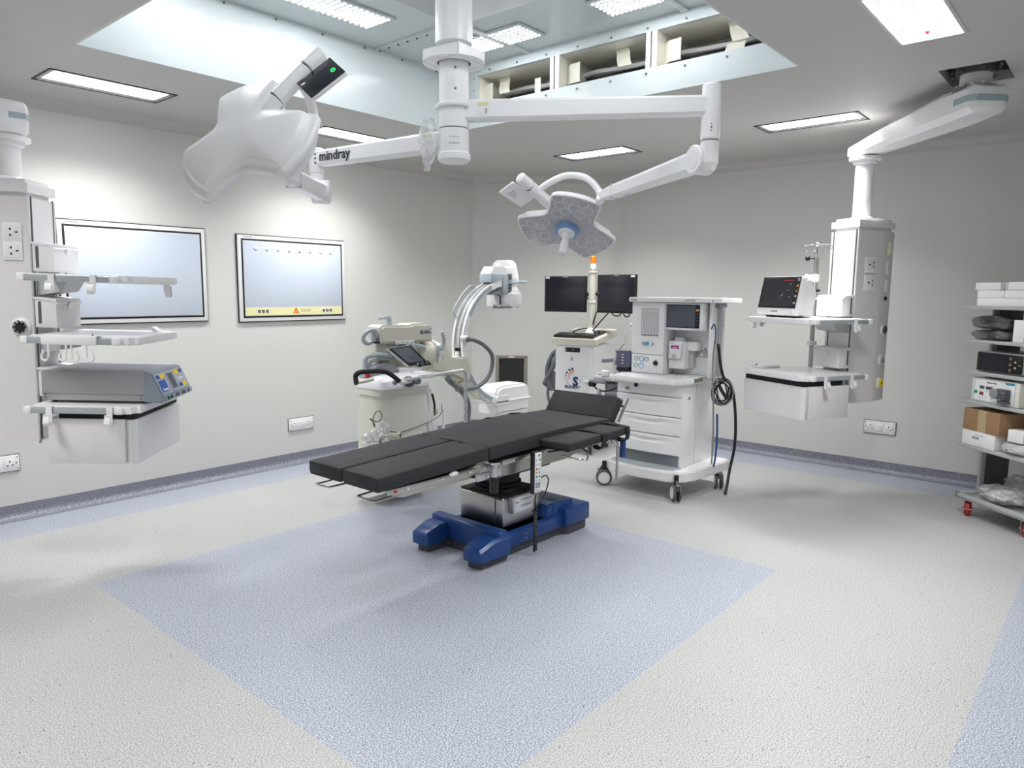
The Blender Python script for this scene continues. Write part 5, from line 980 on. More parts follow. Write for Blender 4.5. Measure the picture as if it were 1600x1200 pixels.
# X-ray tank below
m = M(); m.prism([(4.335, .44), (4.335, .62), (4.36, .655), (4.42, .672), (4.70, .672), (4.745, .65), (4.765, .61), (4.765, .44)], -4.10, -3.88, 'white', mx=frame((0, 0, 0), XA, ZA), bev=.02, seg=3); m.box((4.325, 3.872, .535), (4.775, 4.108, .552), 'white2', .004); m.box((4.40, 3.89, .38), (4.75, 4.09, .45), 'white2', .01); m.box((4.42, 3.94, .668), (4.56, 4.02, .682), 'white', .008); m.build('tube_housing', t, True)
m = M(); m.prism([(4.315, .525), (4.34, .51), (4.48, .515), (4.48, .60), (4.35, .595), (4.315, .575)], -3.99, -3.872, 'white2', mx=frame((0, 0, 0), XA, ZA), bev=.006); m.build('tube_clamp', t, True)
m = M(); m.cyl((3.935, 3.90, 1.085), (3.97, 3.85, 1.085), .022, 'white2', n=16); m.ball((3.965, 3.85, 1.08), .024, 'hose'); m.tube([(3.965, 3.85, 1.08), (4.02, 3.83, 1.07), (4.11, 3.82, 1.03), (4.19, 3.81, .96), (4.205, 3.81, .88), (4.17, 3.81, .79), (4.09, 3.81, .73), (3.98, 3.80, .705), (3.87, 3.80, .71), (3.79, 3.80, .74), (3.75, 3.80, .765)], .016, 'hose', n=12); m.tube([(3.72, 3.82, .80), (3.76, 3.83, .77), (3.84, 3.84, .72), (3.93, 3.85, .65), (3.98, 3.86, .55), (3.97, 3.87, .42), (3.90, 3.88, .25)], .022, 'hose', n=12); m.tube([(3.60, 3.90, .72), (3.61, 3.90, .55), (3.65, 3.88, .42), (3.72, 3.88, .32)], .018, 'hose', n=10); m.build('cable_hose', t, True)
m = M(); m.tube([(3.78, 3.80, .745), (3.84, 3.82, .765), (3.92, 3.84, .76)], .008, 'brass', n=8); m.cyl((3.80, 3.80, .74), (3.79, 3.79, .70), .014, 'hose', n=10); m.build('hose_clip', t, True)
# touch screen
G = frame((3.311, 3.79, 1.0), Vector((.80, .0, -.10)).normalized(), Vector((-.42, .35, .82)).normalized())
P3 = [Vector(p) for p in ((3.139, 3.80, 1.056), (3.339, 3.80, 1.067), (3.482, 3.76, .932), (3.291, 3.76, .927))]
o = sum(P3, Vector())/4; ux = ((P3[1]-P3[0])+(P3[2]-P3[3])); uy = ((P3[0]-P3[3])+(P3[1]-P3[2])); nz_ = ux.cross(uy).normalized()
m = M(); m.loft([[p + nz_*q for p in [o+(p-o)*e for p in P3]] for q, e in ((-.03, .93), (-.024, 1.02), (-.006, 1.03), (.0, 1.0))], 'white'); ts = m.build('touch_screen', t, True)
m = M(); m.loft([[p + nz_*q for p in [o+(p-o)*e for p in P3]] for q, e in ((.0, .985), (.003, .975))], 'black'); m.build('bezel', ts, True)
m = M(); o2 = o+uy*.5*.06; m.loft([[p + nz_*q for p in [o2+(p-o)*e for p in P3]] for q, e in ((.003, .76), (.004, .76))], 'scr_g'); m.build('screen_glass', ts, True)
m = M(); c = o-uy*.5*.44+ux*.5*.15; m.loft([[c+ux*.5*a+uy*.5*b+nz_*q for a, b in ((-.32, .08), (.40, .08), (.36, -.14), (-.22, -.14))] for q in (-.004, .005)], 'black'); m.cyl(c+nz_*.004, c+nz_*.012, .016, 'dgrey', n=18)
for q in (-.2, .24): m.cyl(c+ux*.5*q+nz_*.005, c+ux*.5*q+nz_*.008, .006, 'lgrey', n=10)
m.build('key_strip', ts, True)
m = M(); m.prism([(3.30, .90), (3.42, .89), (3.445, .80), (3.50, .56), (3.565, .36), (3.47, .36), (3.43, .52), (3.36, .74), (3.30, .80)], -3.80, -3.72, 'white', mx=frame((0, 0, 0), XA, ZA), bev=.012, seg=3); m.box((3.22, 3.76, .86), (3.42, 3.86, .92), 'white2', .012, 3); m.build('screen_pillar', t, True)
m = M(); m.tube([(3.43, 3.715, .74), (3.44, 3.70, .55), (3.46, 3.70, .47), (3.49, 3.70, .42)], .006, 'white', n=8); m.cyl((3.395, 3.72, .80), (3.395, 3.70, .80), .012, 'lgrey', n=12)
for z in (.60, .585, .572): m.box((3.485, 3.71, z), (3.515, 3.72, z+.006), 'brass')
m.build('pillar_fittings', t, True)
m = M(); m.tube([(3.41, 3.70, .60), (3.405, 3.685, .52), (3.42, 3.685, .42), (3.45, 3.685, .37), (3.50, 3.685, .37), (3.535, 3.685, .44), (3.545, 3.685, .52), (3.55, 3.69, .60)], .011, 'white', n=10); m.tube([(3.47, 3.72, .72), (3.50, 3.73, .64), (3.51, 3.74, .56)], .008, 'blackm', n=8); m.tube([(3.505, 3.70, .66), (3.53, 3.69, .62), (3.55, 3.69, .60)], .004, 'white', n=6); m.build('pedal_holder', t, True)
# steering handle, side tube
m = M(); m.tube([(2.78, 3.68, .865), (2.72, 3.60, .89), (2.68, 3.55, .93), (2.69, 3.53, .95), (2.74, 3.53, .952), (2.86, 3.55, .945), (2.93, 3.56, .93), (2.99, 3.57, .90), (3.05, 3.58, .86)], .0155, 'blackm', n=12, smooth=4); m.build('push_handle_grip', t, True)
m = M(); m.tube([(2.78, 3.68, .866), (2.85, 3.69, .868), (2.93, 3.70, .875)], .012, 'beige', n=10); m.tube([(3.04, 3.58, .865), (3.07, 3.58, .85), (3.16, 3.62, .845), (3.28, 3.68, .842)], .014, 'beige', n=10); m.cyl((3.19, 3.67, .84), (3.19, 3.63, .84), .036, 'dgrey', n=24, bev=.004); m.cyl((3.25, 3.66, .84), (3.25, 3.61, .84), .022, 'mgrey', n=18, bev=.004); m.build('push_handle_bar', t, True)
m = M(); m.tube([(3.03, 3.60, .855), (3.2, 3.60, .865), (3.4, 3.60, .875), (3.6, 3.60, .883), (3.665, 3.60, .88), (3.685, 3.60, .86), (3.686, 3.60, .82)], .011, 'silver', n=12, smooth=5); m.cyl((3.686, 3.60, .83), (3.69, 3.60, .42), .011, 'silver', n=12); m.ball((3.03, 3.60, .853), .018, 'mgrey'); m.box((3.24, 3.585, .855), (3.36, 3.615, .89), 'white', .005); m.build('cable_boom', t, True)
m = M(); pts = [(3.686+.006*noise.noise(Vector((i*1.7, 0, 0))), 3.60, .86-.014*i) for i in range(32)]; m.tube(pts, .016, 'bag', n=12, smooth=2, rs=[.013+.008*abs(noise.noise(Vector((i*.9, 3, 1)))) for i in range(32)]); m.tube([(3.38+.013*i, 3.60, .874+.001*i*.4) for i in range(22)], .014, 'bag', n=10, smooth=2); m.build('film_wrap', t, True)
m = M(); m.prism([(3.40, .10), (3.40, .34), (3.58, .335), (3.70, .30), (4.20, .12), (4.20, .10)], -4.05, -3.78, 'beige2', mx=frame((0, 0, 0), XA, ZA), bev=.02, seg=3); m.build('front_foot', t, True)
for x, y in ((3.26, 3.83), (3.26, 3.98), (4.12, 3.82), (4.12, 4.02)): castor(t, x, y, .05, 2.0, world=True, brake=0)
m = M(); m.tube([(3.54, 3.70, .64), (3.50, 3.66, .585), (3.42, 3.66, .545), (3.30, 3.67, .52), (3.15, 3.67, .50), (2.99, 3.64, .505)], .0028, 'rubber', n=6); m.tube([(2.905, 3.64, .54), (2.90, 3.67, .60), (2.92, 3.67, .655), (2.955, 3.67, .665), (2.975, 3.67, .63), (2.955, 3.67, .60), (2.92, 3.66, .60), (2.87, 3.65, .625), (2.86, 3.65, .63)], .003, 'rubber', n=6); m.tube([(2.86, 3.65, .63), (2.89, 3.65, .60), (2.91, 3.65, .56), (2.925, 3.62, .53)], .0035, 'rubber', n=6)
tag(m.build('thin_cable'), 'thin grey cable draped across the front of the X-ray machine body', 'cable')
# wire basket and plastic
t = thing('accessory_basket', 'cream grid basket hooked on the lower left of the X-ray machine body', 'basket', (2.93, 3.60, .34))
m = M(); bx, by, bh = .085, .065, .19
def gridwall(p, q):
    n_ = 6; p, q = Vector(p), Vector(q)
    for i in range(n_+1): c = p.lerp(q, i/n_); m.box(c-Vector((.003, .003, 0)), c+Vector((.003, .003, bh)), 'beige')
    for j in range(7): z = bh*j/6; d_ = (q-p); G = frame(p+ZA*z, d_, ZA); m.box((0, -.003, -.003), (d_.length, .003, .003), 'beige', mx=G)
gridwall((-bx, -by, 0), (bx, -by, 0)); gridwall((bx, -by, 0), (bx, by, 0)); gridwall((-bx, -by, 0), (-bx, by, 0)); gridwall((-bx, by, 0), (bx, by, 0)); m.box((-bx, -by, -.003), (bx, by, .003), 'beige'); m.build('grid', t)
m = M(); m.box((-bx-.005, -by-.005, bh-.006), (bx+.005, -by+.003, bh+.006), 'ivory', .002); m.box((bx-.003, -by-.005, bh-.006), (bx+.005, by, bh+.006), 'ivory', .002); m.build('rim', t)
m = M(); m.crumple((2.86, 3.575, .505), (.095, .05, .062), 'bag', 5, .5, 34, 2.4); m.crumple((2.905, 3.575, .56), (.05, .04, .05), 'bag', 8, .5, 26, 2.4); tag(m.build('plastic_bag', ang=15), 'crumpled clear plastic bag lying over the accessory basket on the X-ray machine', 'bag')
m = M(); m.box((2.91, 3.545, .355), (2.99, 3.62, .505), 'dgrey', .01); tag(m.build('foot_switch'), 'dark grey foot switch resting inside the grid basket on the X-ray machine', 'switch')
# ================================================================== FILM VIEWERS, SOCKETS, GRILLE
def viewer(x0, x1, z0, z1, label, strip):
    t = thing('film_viewer', label, 'film viewer', ((x0+x1)/2, Y1, (z0+z1)/2), group=None)
    w, h = (x1-x0)/2, (z1-z0)/2; m = M()
    m.box((-w, -.010, -h), (w, -.0005, h), 'black'); m.box((-w+.007, -.022, -h+.007), (w-.007, -.001, h-.007), 'white2', .003); m.build('frame', t)
    m = M(); m.box((-w+.034, -.0235, -h+.034), (w-.034, -.0205, h-.034), 'black', .001); m.build('gasket', t)
    m = M(); m.box((-w+.052, -.0265, -h+.052), (w-.052, -.022, h-.052), 'ledoff', .001); m.box((-w+.048, -.0245, -h+.048), (w-.048, -.0222, h-.048), 'white2'); m.build('light_panel', t)
    m = M(); m.box((-w+.05, -.0228, h-.022), (-w+.13, -.0219, h-.016), 'mgrey'); m.build('rating_marks', t)
    if strip:
        m = M(); m.box((-w+.052, -.0275, -h+.052), (w-.052, -.0262, -h+.115), 'yellow'); st = m.build('control_strip', t)
        for cxx in (-w*.60, w*.60):
            m = M(); m.box((cxx-.065, -.0282, -h+.066), (cxx+.065, -.0274, -h+.102), 'ivory')
            for i in (-1, 0, 1): m.box((cxx+i*.034-.011, -.029, -h+.073), (cxx+i*.034+.011, -.028, -h+.094), 'black', .001); m.box((cxx+i*.034-.004, -.0294, -h+.081), (cxx+i*.034+.004, -.0288, -h+.085), 'carton')
            m.build('key_group', st)
        m = M()
        for a, b, c_ in ((-.022, .0, .018), (.002, .018, .018), (-.010, .010, .040)): m.prism([(a-.006, 0), (a+.006, 0), (a, c_)], 0, .001, 'orange', mx=frame((b*.5, -.0282, -h+.066), XA, ZA))
        m.prism([(-.03, 0), (-.018, 0), (0, .034), (.018, 0), (.03, 0), (0, .05)], 0, .0012, 'orange', mx=frame((-.004, -.0282, -h+.064), XA, ZA)); 
        for i in range(2): m.box((.04, -.0282, -h+.078+i*.014), (.135, -.0274, -h+.082+i*.014), 'mgrey')
        m.build('maker_emblem', st)
        m = M()
        for i in range(8):
            x = -w+.052+(2*w-.104)*(.115+i*.11); m.cyl((x, -.026, h-.105), (x, -.034, h-.105), .013, 'white', n=18, bev=.003)
        o_ = m.build('film_clip_rollers', t)
    return t
viewer(1.630, 2.603, 1.206, 1.884, 'large wall-mounted film viewer with plain pale screen, behind the left pendant', False)
viewer(2.844, 3.836, 1.190, 1.865, 'wall-mounted film viewer with yellow control strip, right of the plain one', True)
def sockets(o, x, n, w, label):
    G = frame(o, x, ZA); t = thing('wall_socket', label, 'wall socket', o)
    m = M(); m.box((-w/2-.004, -.054, 0), (w/2+.004, .054, .004), 'seam', mx=G); m.box((-w/2, -.05, .0), (w/2, .05, .012), 'white2', .004, mx=G)
    for sx in (-1, 1):
        for sy in (-1, 1): m.cyl((sx*(w/2-.012), sy*.036, .012), (sx*(w/2-.012), sy*.036, .013), .004, 'seam', n=8, mx=G)
        m.cyl((sx*(w/2-.018), 0, .012), (sx*(w/2-.018), 0, .013), .005, 'seam', n=8, mx=G)
    m.build('plate', t, True)
    for c_, kd in ((-w*.29, 's'), (0, 'w'), (w*.29, 's')):
        m = M(); m.box((c_-.029, -.029, .012), (c_+.029, .029, .0145), 'white', .002, mx=G)
        if kd == 's':
            for a, b, ww, hh in ((0, .012, .003, .006), (-.014, -.012, .005, .003), (.014, -.012, .005, .003)): m.box((c_+a-ww, b-hh, .0142), (c_+a+ww, b+hh, .0152), 'blackm', mx=G)
        else: m.box((c_-.022, -.024, .0145), (c_+.022, .024, .019), 'white2', .003, mx=G)
        m.build('socket' if kd == 's' else 'rocker_switch', t, True)
sockets((1.215, Y1-.0005, .360), XA, 0, .25, 'white double socket plate on the left wall, cut by the left edge of the photo')
sockets((3.365, Y1-.0005, .330), XA, 0, .235, 'white double socket plate on the left wall below the film viewer')
sockets((X1-.0005, 1.483, .370), -YA, 0, .236, 'white double socket plate on the right wall below the right pendant')
# return air grille low on the chamfer
G0 = CA + cd_*.413 + ZA*.49 + cn*.0006
G = frame(G0, cd_ if cd_.cross(ZA).dot(cn) > 0 else -cd_, ZA)
t = thing('air_return_grille', 'steel-framed dark air return opening low on the corner wall behind the X-ray arm', 'air vent', G0)
w, h = .165, .29; m = M()
for s_ in (-1, 1): m.box((s_*w, -h, 0), (s_*(w-.035), h, .014), 'gsteel', .003, mx=G); m.box((-w, s_*h, 0), (w, s_*(h-.03), .0145), 'gsteel', .003, mx=G)
m.box((-.03, h-.022, .0145), (.03, h-.006, .016), 'ivory', mx=G)
for s_ in (-1, 1): m.box((s_*(w-.05), h-.06, .012), (s_*(w-.035), h-.03, .02), 'black', .002, mx=G)
m.build('frame', t, True)
m = M(); m.box((-w+.03, -h+.03, .0005), (w-.03, h-.03, .006), 'grille', mx=G)
m.build('mesh_filter', t, True)
# ================================================================== DEVICES ON THE PENDANTS
G = Fp @ Matrix.Translation((.555, -.045, 1.2905))
t = thing('patient_monitor', 'white patient monitor with dark touch screen on the upper shelf of the right pendant', 'patient monitor', G.translation, 152.5)
PM = Matrix.Translation((.065, 0, .008)) @ Matrix.Rotation(R(-12), 4, 'Y')   # leaning back
m = M(); m.box((-.0, -.185, .0), (.045, .185, .262), 'white', .018, 4, mx=PM); m.prism([(-.005, .01), (-.005, .245), (-.06, .235), (-.115, .215), (-.135, .17), (-.135, .0)], -.150, .165, 'white2', mx=PM @ Matrix.Rotation(R(90), 4, 'X'), bev=.01) ; hs = m.build('housing', t)
m = M(); m.box((.0452, -.176, .045), (.0475, .172, .256), 'black', .008, mx=PM); m.build('front_glass', hs)
m = M(); m.box((.0476, -.158, .062), (.0480, .135, .240), 'scr_m', mx=PM); m.box((.0481, .02, .226), (.0484, .115, .233), 'red', mx=PM)
for a, b in ((.08, .205), (.07, .165), (.09, .12), (.02, .13)): m.box((.0481, a, b), (.0484, a+.018, b+.003), 'lgrey', mx=PM)
m.tube([(.0484, .005, .10), (.0484, .03, .135), (.0484, .04, .15)], .0006, 'lgrey', n=5, mx=PM); m.build('display', hs)
m = M()
for z, k in ((.19, 'amber'), (.155, 'orange'), (.12, 'lgrey'), (.075, 'lgrey')): m.box((.0476, .146, z), (.0482, .162, z+.012), k, mx=PM)
m.box((.0476, .142, .238), (.0482, .165, .243), 'carton', mx=PM); m.box((.0476, .145, .228), (.0482, .165, .231), 'carton', mx=PM); m.build('side_keys', hs)
m = M(); m.lathe([(0, 0), (.017, 0), (.015, .014), (0, .014)], 'white', PM @ frame((.045, .155, .025), YA, ZA), 20); m.build('knob', hs)
text('mindray', .018, PM @ Vector((.0462, -.04, .024)), YA, PM.to_3x3() @ ZA, 'mgrey', hs, bold=.0005)
m = M()
for y in (-.12, .12): m.box((-.05, y-.02, 0), (.06, y+.02, .012), 'blackm', .002)
m.build('foot', t)
LPm = rootmw(PL)
G = LPm @ Matrix.Translation((.49, .0, .9262))
t = thing('electrosurgical_unit', 'grey electrosurgical unit with blue and yellow front on the lowest shelf of the left pendant', 'electrosurgical unit', G.translation, rot=G.to_3x3())
m = M(); m.box((-.235, -.20, .010), (.225, .165, .148), 'metalg', .004)
for x in (-.22, .205):
    for z in (.022, .038): m.cyl((x, -.2005, z), (x, -.202, z), .004, 'seam', n=8)
m.box((-.235, -.2008, .040), (.225, -.2002, .0415), 'seam'); m.build('case', t)
m = M(); m.prism([(.222, .006), (.30, .006), (.305, .035), (.255, .142), (.235, .150), (.222, .150)], -.17, .205, 'faceg', mx=frame((0, 0, 0), XA, ZA), bev=.004); fr = m.build('front_bezel', t)
# sloped front plate frame: x to the right (viewer) = +y, up along slope
sl_ = Vector((-.05, 0, .107)).normalized(); FG = frame((.3065, -.018, .033), YA, sl_)
m = M(); m.box((-.178, .006, 0), (.178, .116, .002), 'facel', .001, mx=FG); m.build('front_plate', fr)
def lab(x0, x1, y0, y1, k, z=.002, h=.0012): m.box((x0, y0, z), (x1, y1, z+h), k, mx=FG)
m = M(); lab(-.045, .028, .012, .108, 'facel', .002, .004); lab(-.038, .021, .024, .102, 'scr_g', .006, .001); m.build('display', fr)
m = M(); lab(-.165, -.128, .088, .106, 'bkey'); lab(-.165, -.085, .02, .078, 'bkey'); lab(.118, .165, .090, .108, 'bkey'); lab(.055, .095, .022, .040, 'bkey'); m.build('blue_label', fr)
m = M(); lab(-.126, -.072, .086, .108, 'ybox', .002, .0016); lab(.062, .116, .088, .110, 'ybox', .002, .0016); lab(.097, .15, .020, .042, 'ybox', .002, .0016); m.build('yellow_key', fr)
text('Cautery', .020, FG @ Vector((-.155, .032, .0036)), YA, sl_, 'carton', fr, bold=.0006); text('ZeoTherm', .018, FG @ Vector((.052, .062, .0026)), YA, sl_, 'carton', fr, bold=.0008) if 0 else text('ZeoMax', .024, FG @ Vector((.058, .064, .0026)), YA, sl_, 'carton', fr, bold=.0008)
m = M(); m.box((.3, -.165, .010), (.3065, .165+.02, .033), 'facel', .001)
m.box((.3062, -.155, .013), (.3095, -.128, .032), 'green', .001); m.box((.3095, -.150, .018), (.3105, -.136, .027), 'blackm')
for y, z in ((-.10, .027), (-.10, .017), (-.088, .022), (-.112, .022)): m.cyl((.306, y, z), (.3085, y, z), .0045, 'blackm', n=10)
for y in (-.045, -.03, -.015, .0, .04, .053, .068, .083, .125, .138): m.box((.306, y-.0045, .014), (.3085, y+.0045, .031), 'dgrey', .001)
m.build('output_sockets', fr)
m = M()
for x in (-.2, .2):
    for y in (-.16, .13): m.cyl((x, y, -.0005), (x, y, .012), .012, 'black', n=12)
m.build('feet', t)
# ================================================================== TROLLEY AT THE RIGHT EDGE
TRM = Matrix.Translation((5.45, .74, 0)) @ Matrix.Rotation(R(140), 4, 'Z')
t = thing('equipment_trolley', 'grey shelved trolley on red castors at the right edge of the photo', 'trolley', (5.45, .74, 0), 140)
SH = [(.144, -.075, .56, -.48, .035), (.478, -.095, .55, -.46, .022), (.769, -.112, .55, -.44, .022), (.962, -.107, .55, -.42, .022), (1.164, -.124, .55, -.40, .020), (1.381, -.150, .55, -.40, .022)]
for i, (z, y0, y1, xb, th) in enumerate(SH):
    m = M()
    if i == 0:
        m.box((xb, y0, z-.03), (0, y1, z-.022), 'shelfg')
        for a, b in (((-.025, y0, z-.035), (0, y1, z)), ((xb, y0, z-.035), (xb+.025, y1, z)), ((xb, y0, z-.035), (0, y0+.03, z)), ((xb, y1-.03, z-.035), (0, y1, z))): m.box(a, b, 'shelfg', .003)
    else: m.box((xb, y0, z-th), (0, y1, z), 'shelfg', .003)
    m.build('shelf', t)
m = M(); m.box((-.215, -.098, .12), (-.18, -.074, 1.36), 'shelfg', .003); m.build('post', t)
m = M(); m.box((-.215, .522, .12), (-.18, .546, 1.36), 'shelfg', .003); m.build('post', t)
m = M(); m.box((-.40, -.092, .15), (-.215, -.080, 1.36), 'dgrey'); m.build('back_panel', t)
for x, y in ((-.045, -.005), (-.06, .43), (-.40, -.02), (-.40, .45)):
    r = .051; W_ = Matrix.Translation((x, y, 0)) @ Matrix.Rotation(R(50), 4, 'Z'); m = M(); m.cyl((0, 0, .104), (0, 0, .112), .03, 'blackm', n=16, mx=W_)
    for s_ in (-1, 1): m.box((-.016, s_*.028-.0015, .03), (.016, s_*.028+.0015, .106), 'chrome', .001, mx=W_)
    m.cyl((0, -.036, r), (0, .036, r), .005, 'chrome', n=10, mx=W_); m.box((.02, -.02, .05), (.055, .02, .056), 'chrome', .002, mx=W_); ca = m.build('castor', t)
    m = M(); m.lathe([(.0, -.02), (.04, -.02), (r, -.008), (r, .008), (.04, .02), (0, .02)], 'redw', W_ @ Matrix.Translation((0, 0, r)) @ Matrix.Rotation(R(90), 4, 'X'), 28); m.build('wheel', ca)
def on(kind, lb, cat, a, b, k, rz=0, bev=.002, group=None, extra=None, name_part='carton'):
    cx0, cy0 = (a[0]+b[0])/2, (a[1]+b[1])/2; base = TRM @ Vector((cx0, cy0, a[2])); tt = thing(kind, lb, cat, base, 140+rz, group)
    m = M(); w_, d_, h_ = abs(b[0]-a[0])/2, abs(b[1]-a[1])/2, b[2]-a[2]; m.box((-w_, -d_, 0), (w_, d_, h_), k, bev)
    if extra: extra(m, w_, d_, h_, tt)
    m.build(name_part, tt); return tt
def flap(m, w_, d_, h_, tt): m.box((w_, -d_+.005, h_*.5-.0004), (w_+.0005, d_-.005, h_*.5+.0004), 'lgrey') if 0 else None
zt = 1.3815
g = None
on('white_box', 'white flat carton at the bottom of the stack on the trolley top', 'box', (-.32, -.055, zt), (-.02, .33, zt+.048), 'carton')
on('white_box', 'white flat carton in the middle layer on the trolley top, left one', 'box', (-.30, -.068, zt+.050), (-.03, .135, zt+.098), 'carton', 1)
on('white_box', 'white flat carton in the middle layer on the trolley top, cut by the photo edge', 'box', (-.30, .145, zt+.050), (-.03, .36, zt+.098), 'carton', 0)
on('white_box', 'white flat carton topmost on the trolley, slightly askew, left one', 'box', (-.29, -.088, zt+.100), (-.03, .115, zt+.146), 'carton', -2)
on('white_box', 'white flat carton topmost on the trolley, cut by the photo edge', 'box', (-.29, .165, zt+.100), (-.03, .38, zt+.148), 'carton', 1)
on('grey_box', 'narrow grey-sided carton standing between the two topmost white cartons', 'box', (-.28, .122, zt+.100), (-.05, .158, zt+.146), 'lgrey')
def wrapped(kind, lb, c, size, seed, dark=True):
    m = M(); cc = TRM @ Vector(c); 
    if dark: 
        tt = thing(kind, lb, 'bag', (cc.x, cc.y, c[2]-size[2]), 140); m.crumple((0, 0, size[2]), size, 'blackm', seed, .10, 32, 1.2, floor=.001, pw=.62); m.build('black_cuff', tt); m = M(); m.crumple((0, 0, size[2]), tuple(v*1.07 for v in size), 'bagd', seed, .14, 44, 1.6, floor=-.0, pw=.62); m.build('clear_wrap', tt, ang=15); return tt
    tt = thing(kind, lb, 'bag', (cc.x, cc.y, c[2]-size[2]), 140); m.crumple((0, 0, size[2]), size, 'bag', seed, .22, 48, 2.4, floor=0.0, pw=.8); m.build('clear_wrap', tt, ang=15); m = M(); m.crumple((0, 0, size[2]*.8), tuple(v*.7 for v in size), 'lgrey', seed+2, .3, 22, 1.8, floor=.002); m.build('contents', tt); return tt
wrapped('wrapped_bundle', 'black bundle in shiny clear plastic, lower one under the trolley top shelf', (-.095, .035, 1.197), (.08, .14, .031), 3)
wrapped('wrapped_bundle', 'rolled black bundle in clear plastic lying on top of another on the trolley', (-.095, .03, 1.275), (.08, .145, .042), 6)
on('white_box', 'white upright carton beside the plastic-wrapped black bundles', 'box', (-.22, .222, 1.1645), (-.04, .30, 1.30), 'carton')
# devices
on('display_device', 'silver cased device with black glossy front on the trolley shelf above the pump', 'medical device', (-.30, -.01, .9655), (-.02, .33, 1.095), 'alu', 2, .012, extra=lambda m, w_, d_, h_, tt: (lambda q: (q.box((w_, -d_+.006, .006), (w_+.006, d_-.006, h_-.006), 'black', .01, 3), q.box((w_+.0061, -d_+.045, .02), (w_+.0066, .055, h_-.02), 'screen'), [q.cyl((w_+.006, .085, z), (w_+.010, .085, z), .009, 'brass', n=14) for z in (.028, .062, .098)], [q.cyl((w_+.006, .118, z), (w_+.009, .118, z), .006, 'lgrey', n=12) for z in (.045, .08)], q.box((w_+.006, .14, .06), (w_+.007, .155, .064), 'amber'), q.build('front_panel', tt)))(M()), name_part='case')
def pump(m, w_, d_, h_, tt):
    q = M(); q.box((w_, -d_+.022, .008), (w_+.002, d_-.03, h_-.006), 'carton'); 
    for a in ((-d_+.022, -d_+.0235), (d_-.0315, d_-.03)): q.box((w_+.002, a[0], .008), (w_+.0026, a[1], h_-.006), 'tealp')
    for z in (.008, h_-.0075): q.box((w_+.002, -d_+.022, z), (w_+.0026, d_-.03, z+.0015), 'tealp')
    q.prism([(.07, h_-.006), (.145, h_-.006), (.145, h_-.02), (.085, h_-.02)], w_+.002, w_+.003, 'tealp', mx=Matrix(((0, 0, 1, 0), (1, 0, 0, 0), (0, 1, 0, 0), (0, 0, 0, 1))))
    for y0, y1, z0, z1, k in ((-.115, -.078, .085, .105, 'scr_g'), (-.066, -.030, .085, .105, 'scr_g'), (-.030, -.014, .083, .106, 'redw'), (-.115, -.095, .045, .066, 'scr_g'), (-.095, -.082, .044, .067, 'redw'), (-.155, -.132, .052, .072, 'green')): q.box((w_+.002, y0, z0), (w_+.004, y1, z1), k, .001)
    for y in (-.06, -.04, -.02): q.cyl((w_+.002, y, .073), (w_+.003, y, .073), .006, 'lgrey', n=12)
    for y in (-.11, -.088, -.062, -.022): q.cyl((w_+.002, y, .03), (w_+.003, y, .03), .006, 'lgrey', n=12)
    q.build('control_panel', tt); q = M(); q.cyl((w_+.002, .035, .072), (w_+.045, .035, .072), .032, 'mgrey', n=28, bev=.004); q.box((w_+.002, .05, .042), (w_+.04, .125, .105), 'dgrey', .006); q.box((w_+.002, .055, .015), (w_+.03, .13, .033), 'dgrey', .004); q.box((w_+.04, .09, .082), (w_+.0415, .12, .086), 'chrome'); q.build('pump_head', tt)
    text('Irrigation Pump', .0125, (w_+.0026, -.065, h_-.022), YA, ZA, 'ink', tt, bold=.0003)
on('irrigation_pump', 'cream irrigation pump with red displays and round grey pump head on the trolley', 'pump', (-.30, -.028, .7705), (-.015, .335, .922), 'beige2', 0, .004, extra=pump, name_part='case')
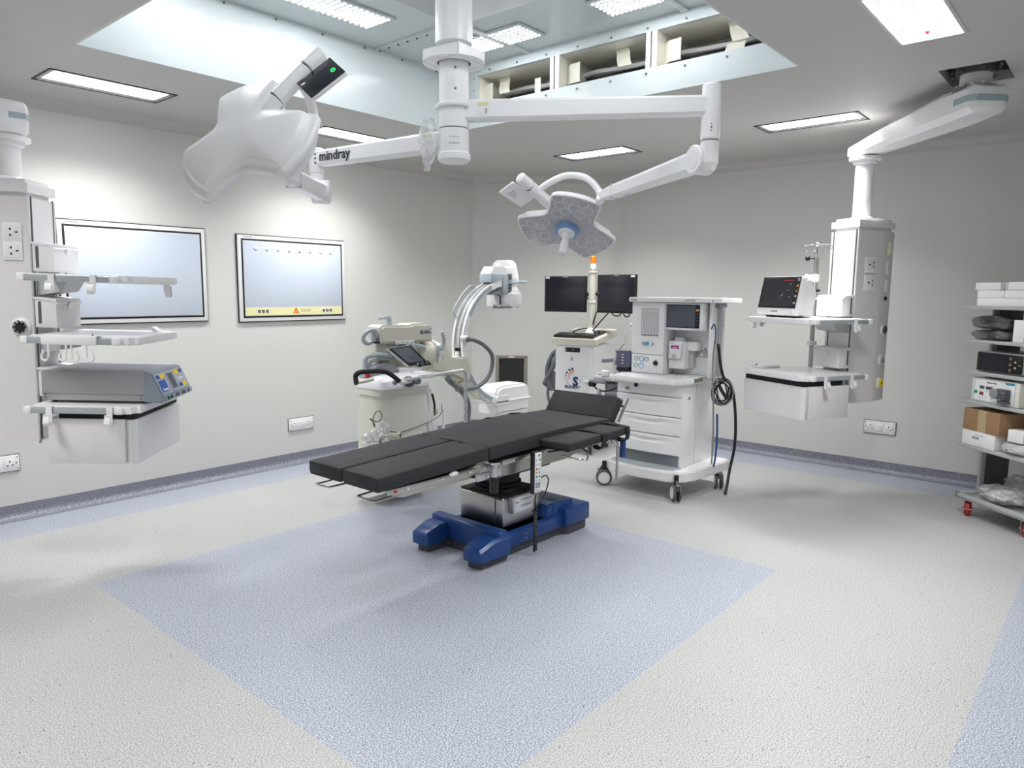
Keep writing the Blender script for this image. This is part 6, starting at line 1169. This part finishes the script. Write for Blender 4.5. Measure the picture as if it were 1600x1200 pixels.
on('white_box', 'white labelled carton under the brown cardboard box on the trolley', 'box', (-.36, -.062, .4795), (-.005, .20, .574), 'carton', 0, extra=lambda m, w_, d_, h_, tt: (lambda q: (q.box((w_, -.05, .02), (w_+.0006, .07, .085), 'white'), [q.box((w_+.0006, -.045+i*.006, .045), (w_+.001, -.042+i*.006, .062), 'ink') for i in range(9)], q.box((w_+.0006, -.03, .072), (w_+.001, .04, .075), 'mgrey'), q.build('label', tt)))(M()))
on('cardboard_box', 'brown cardboard box closed with parcel tape on the trolley', 'box', (-.33, -.066, .5745), (-.008, .232, .716), 'board', -2, extra=lambda m, w_, d_, h_, tt: (lambda q: (q.box((-w_, -.025, h_-.0004), (w_, .04, h_+.0006), 'tapeb'), q.box((w_-.0004, -.025, .0), (w_+.0006, .04, h_+.0006), 'tapeb'), q.build('tape', tt)))(M()))
on('white_box', 'small white carton on bubble wrap on the trolley, right of the brown box', 'box', (-.17, .262, .5575), (-.03, .36, .632), 'carton', 8)
on('grey_box', 'tall pale grey carton with small print behind the small white carton', 'box', (-.36, .252, .5585), (-.20, .40, .70), 'lgrey', 3, extra=lambda m, w_, d_, h_, tt: (lambda q: ([q.box((w_, -.06+(i % 2)*.07, h_-.02-i*.009), (w_+.0005, -.02+(i % 2)*.07, h_-.018-i*.009), 'ink') for i in range(7)], q.build('print', tt)))(M()))
m = M(); c = TRM @ Vector((-.17, .34, .515)); tt = thing('bubble_wrap', 'folded bubble wrap under the small white carton on the trolley', 'packaging', (c.x, c.y, .479), 140)
m.box((-.22, -.12, 0), (.15, .13, .07), 'bag', .03, 4); m.crumple((0, 0, .035), (.19, .13, .030), 'bag', 12, .12, 44, 6, floor=.001); m.build('wrap', tt, ang=15); m = M(); m.box((-.19, -.10, .002), (.13, .12, .066), 'carton', .02); m.build('contents', tt)
wrapped('plastic_packet', 'clear plastic packets heaped at the front of the trolley bottom shelf', (-.13, .19, .19), (.115, .15, .046), 21, False)
wrapped('plastic_packet', 'clear plastic packet standing at the rear of the trolley bottom shelf', (-.35, .10, .21), (.08, .11, .066), 24, False)
wrapped('plastic_packet', 'clear plastic packet lying high on the bottom shelf, cut by the photo edge', (-.34, .37, .22), (.09, .10, .07), 27, False)
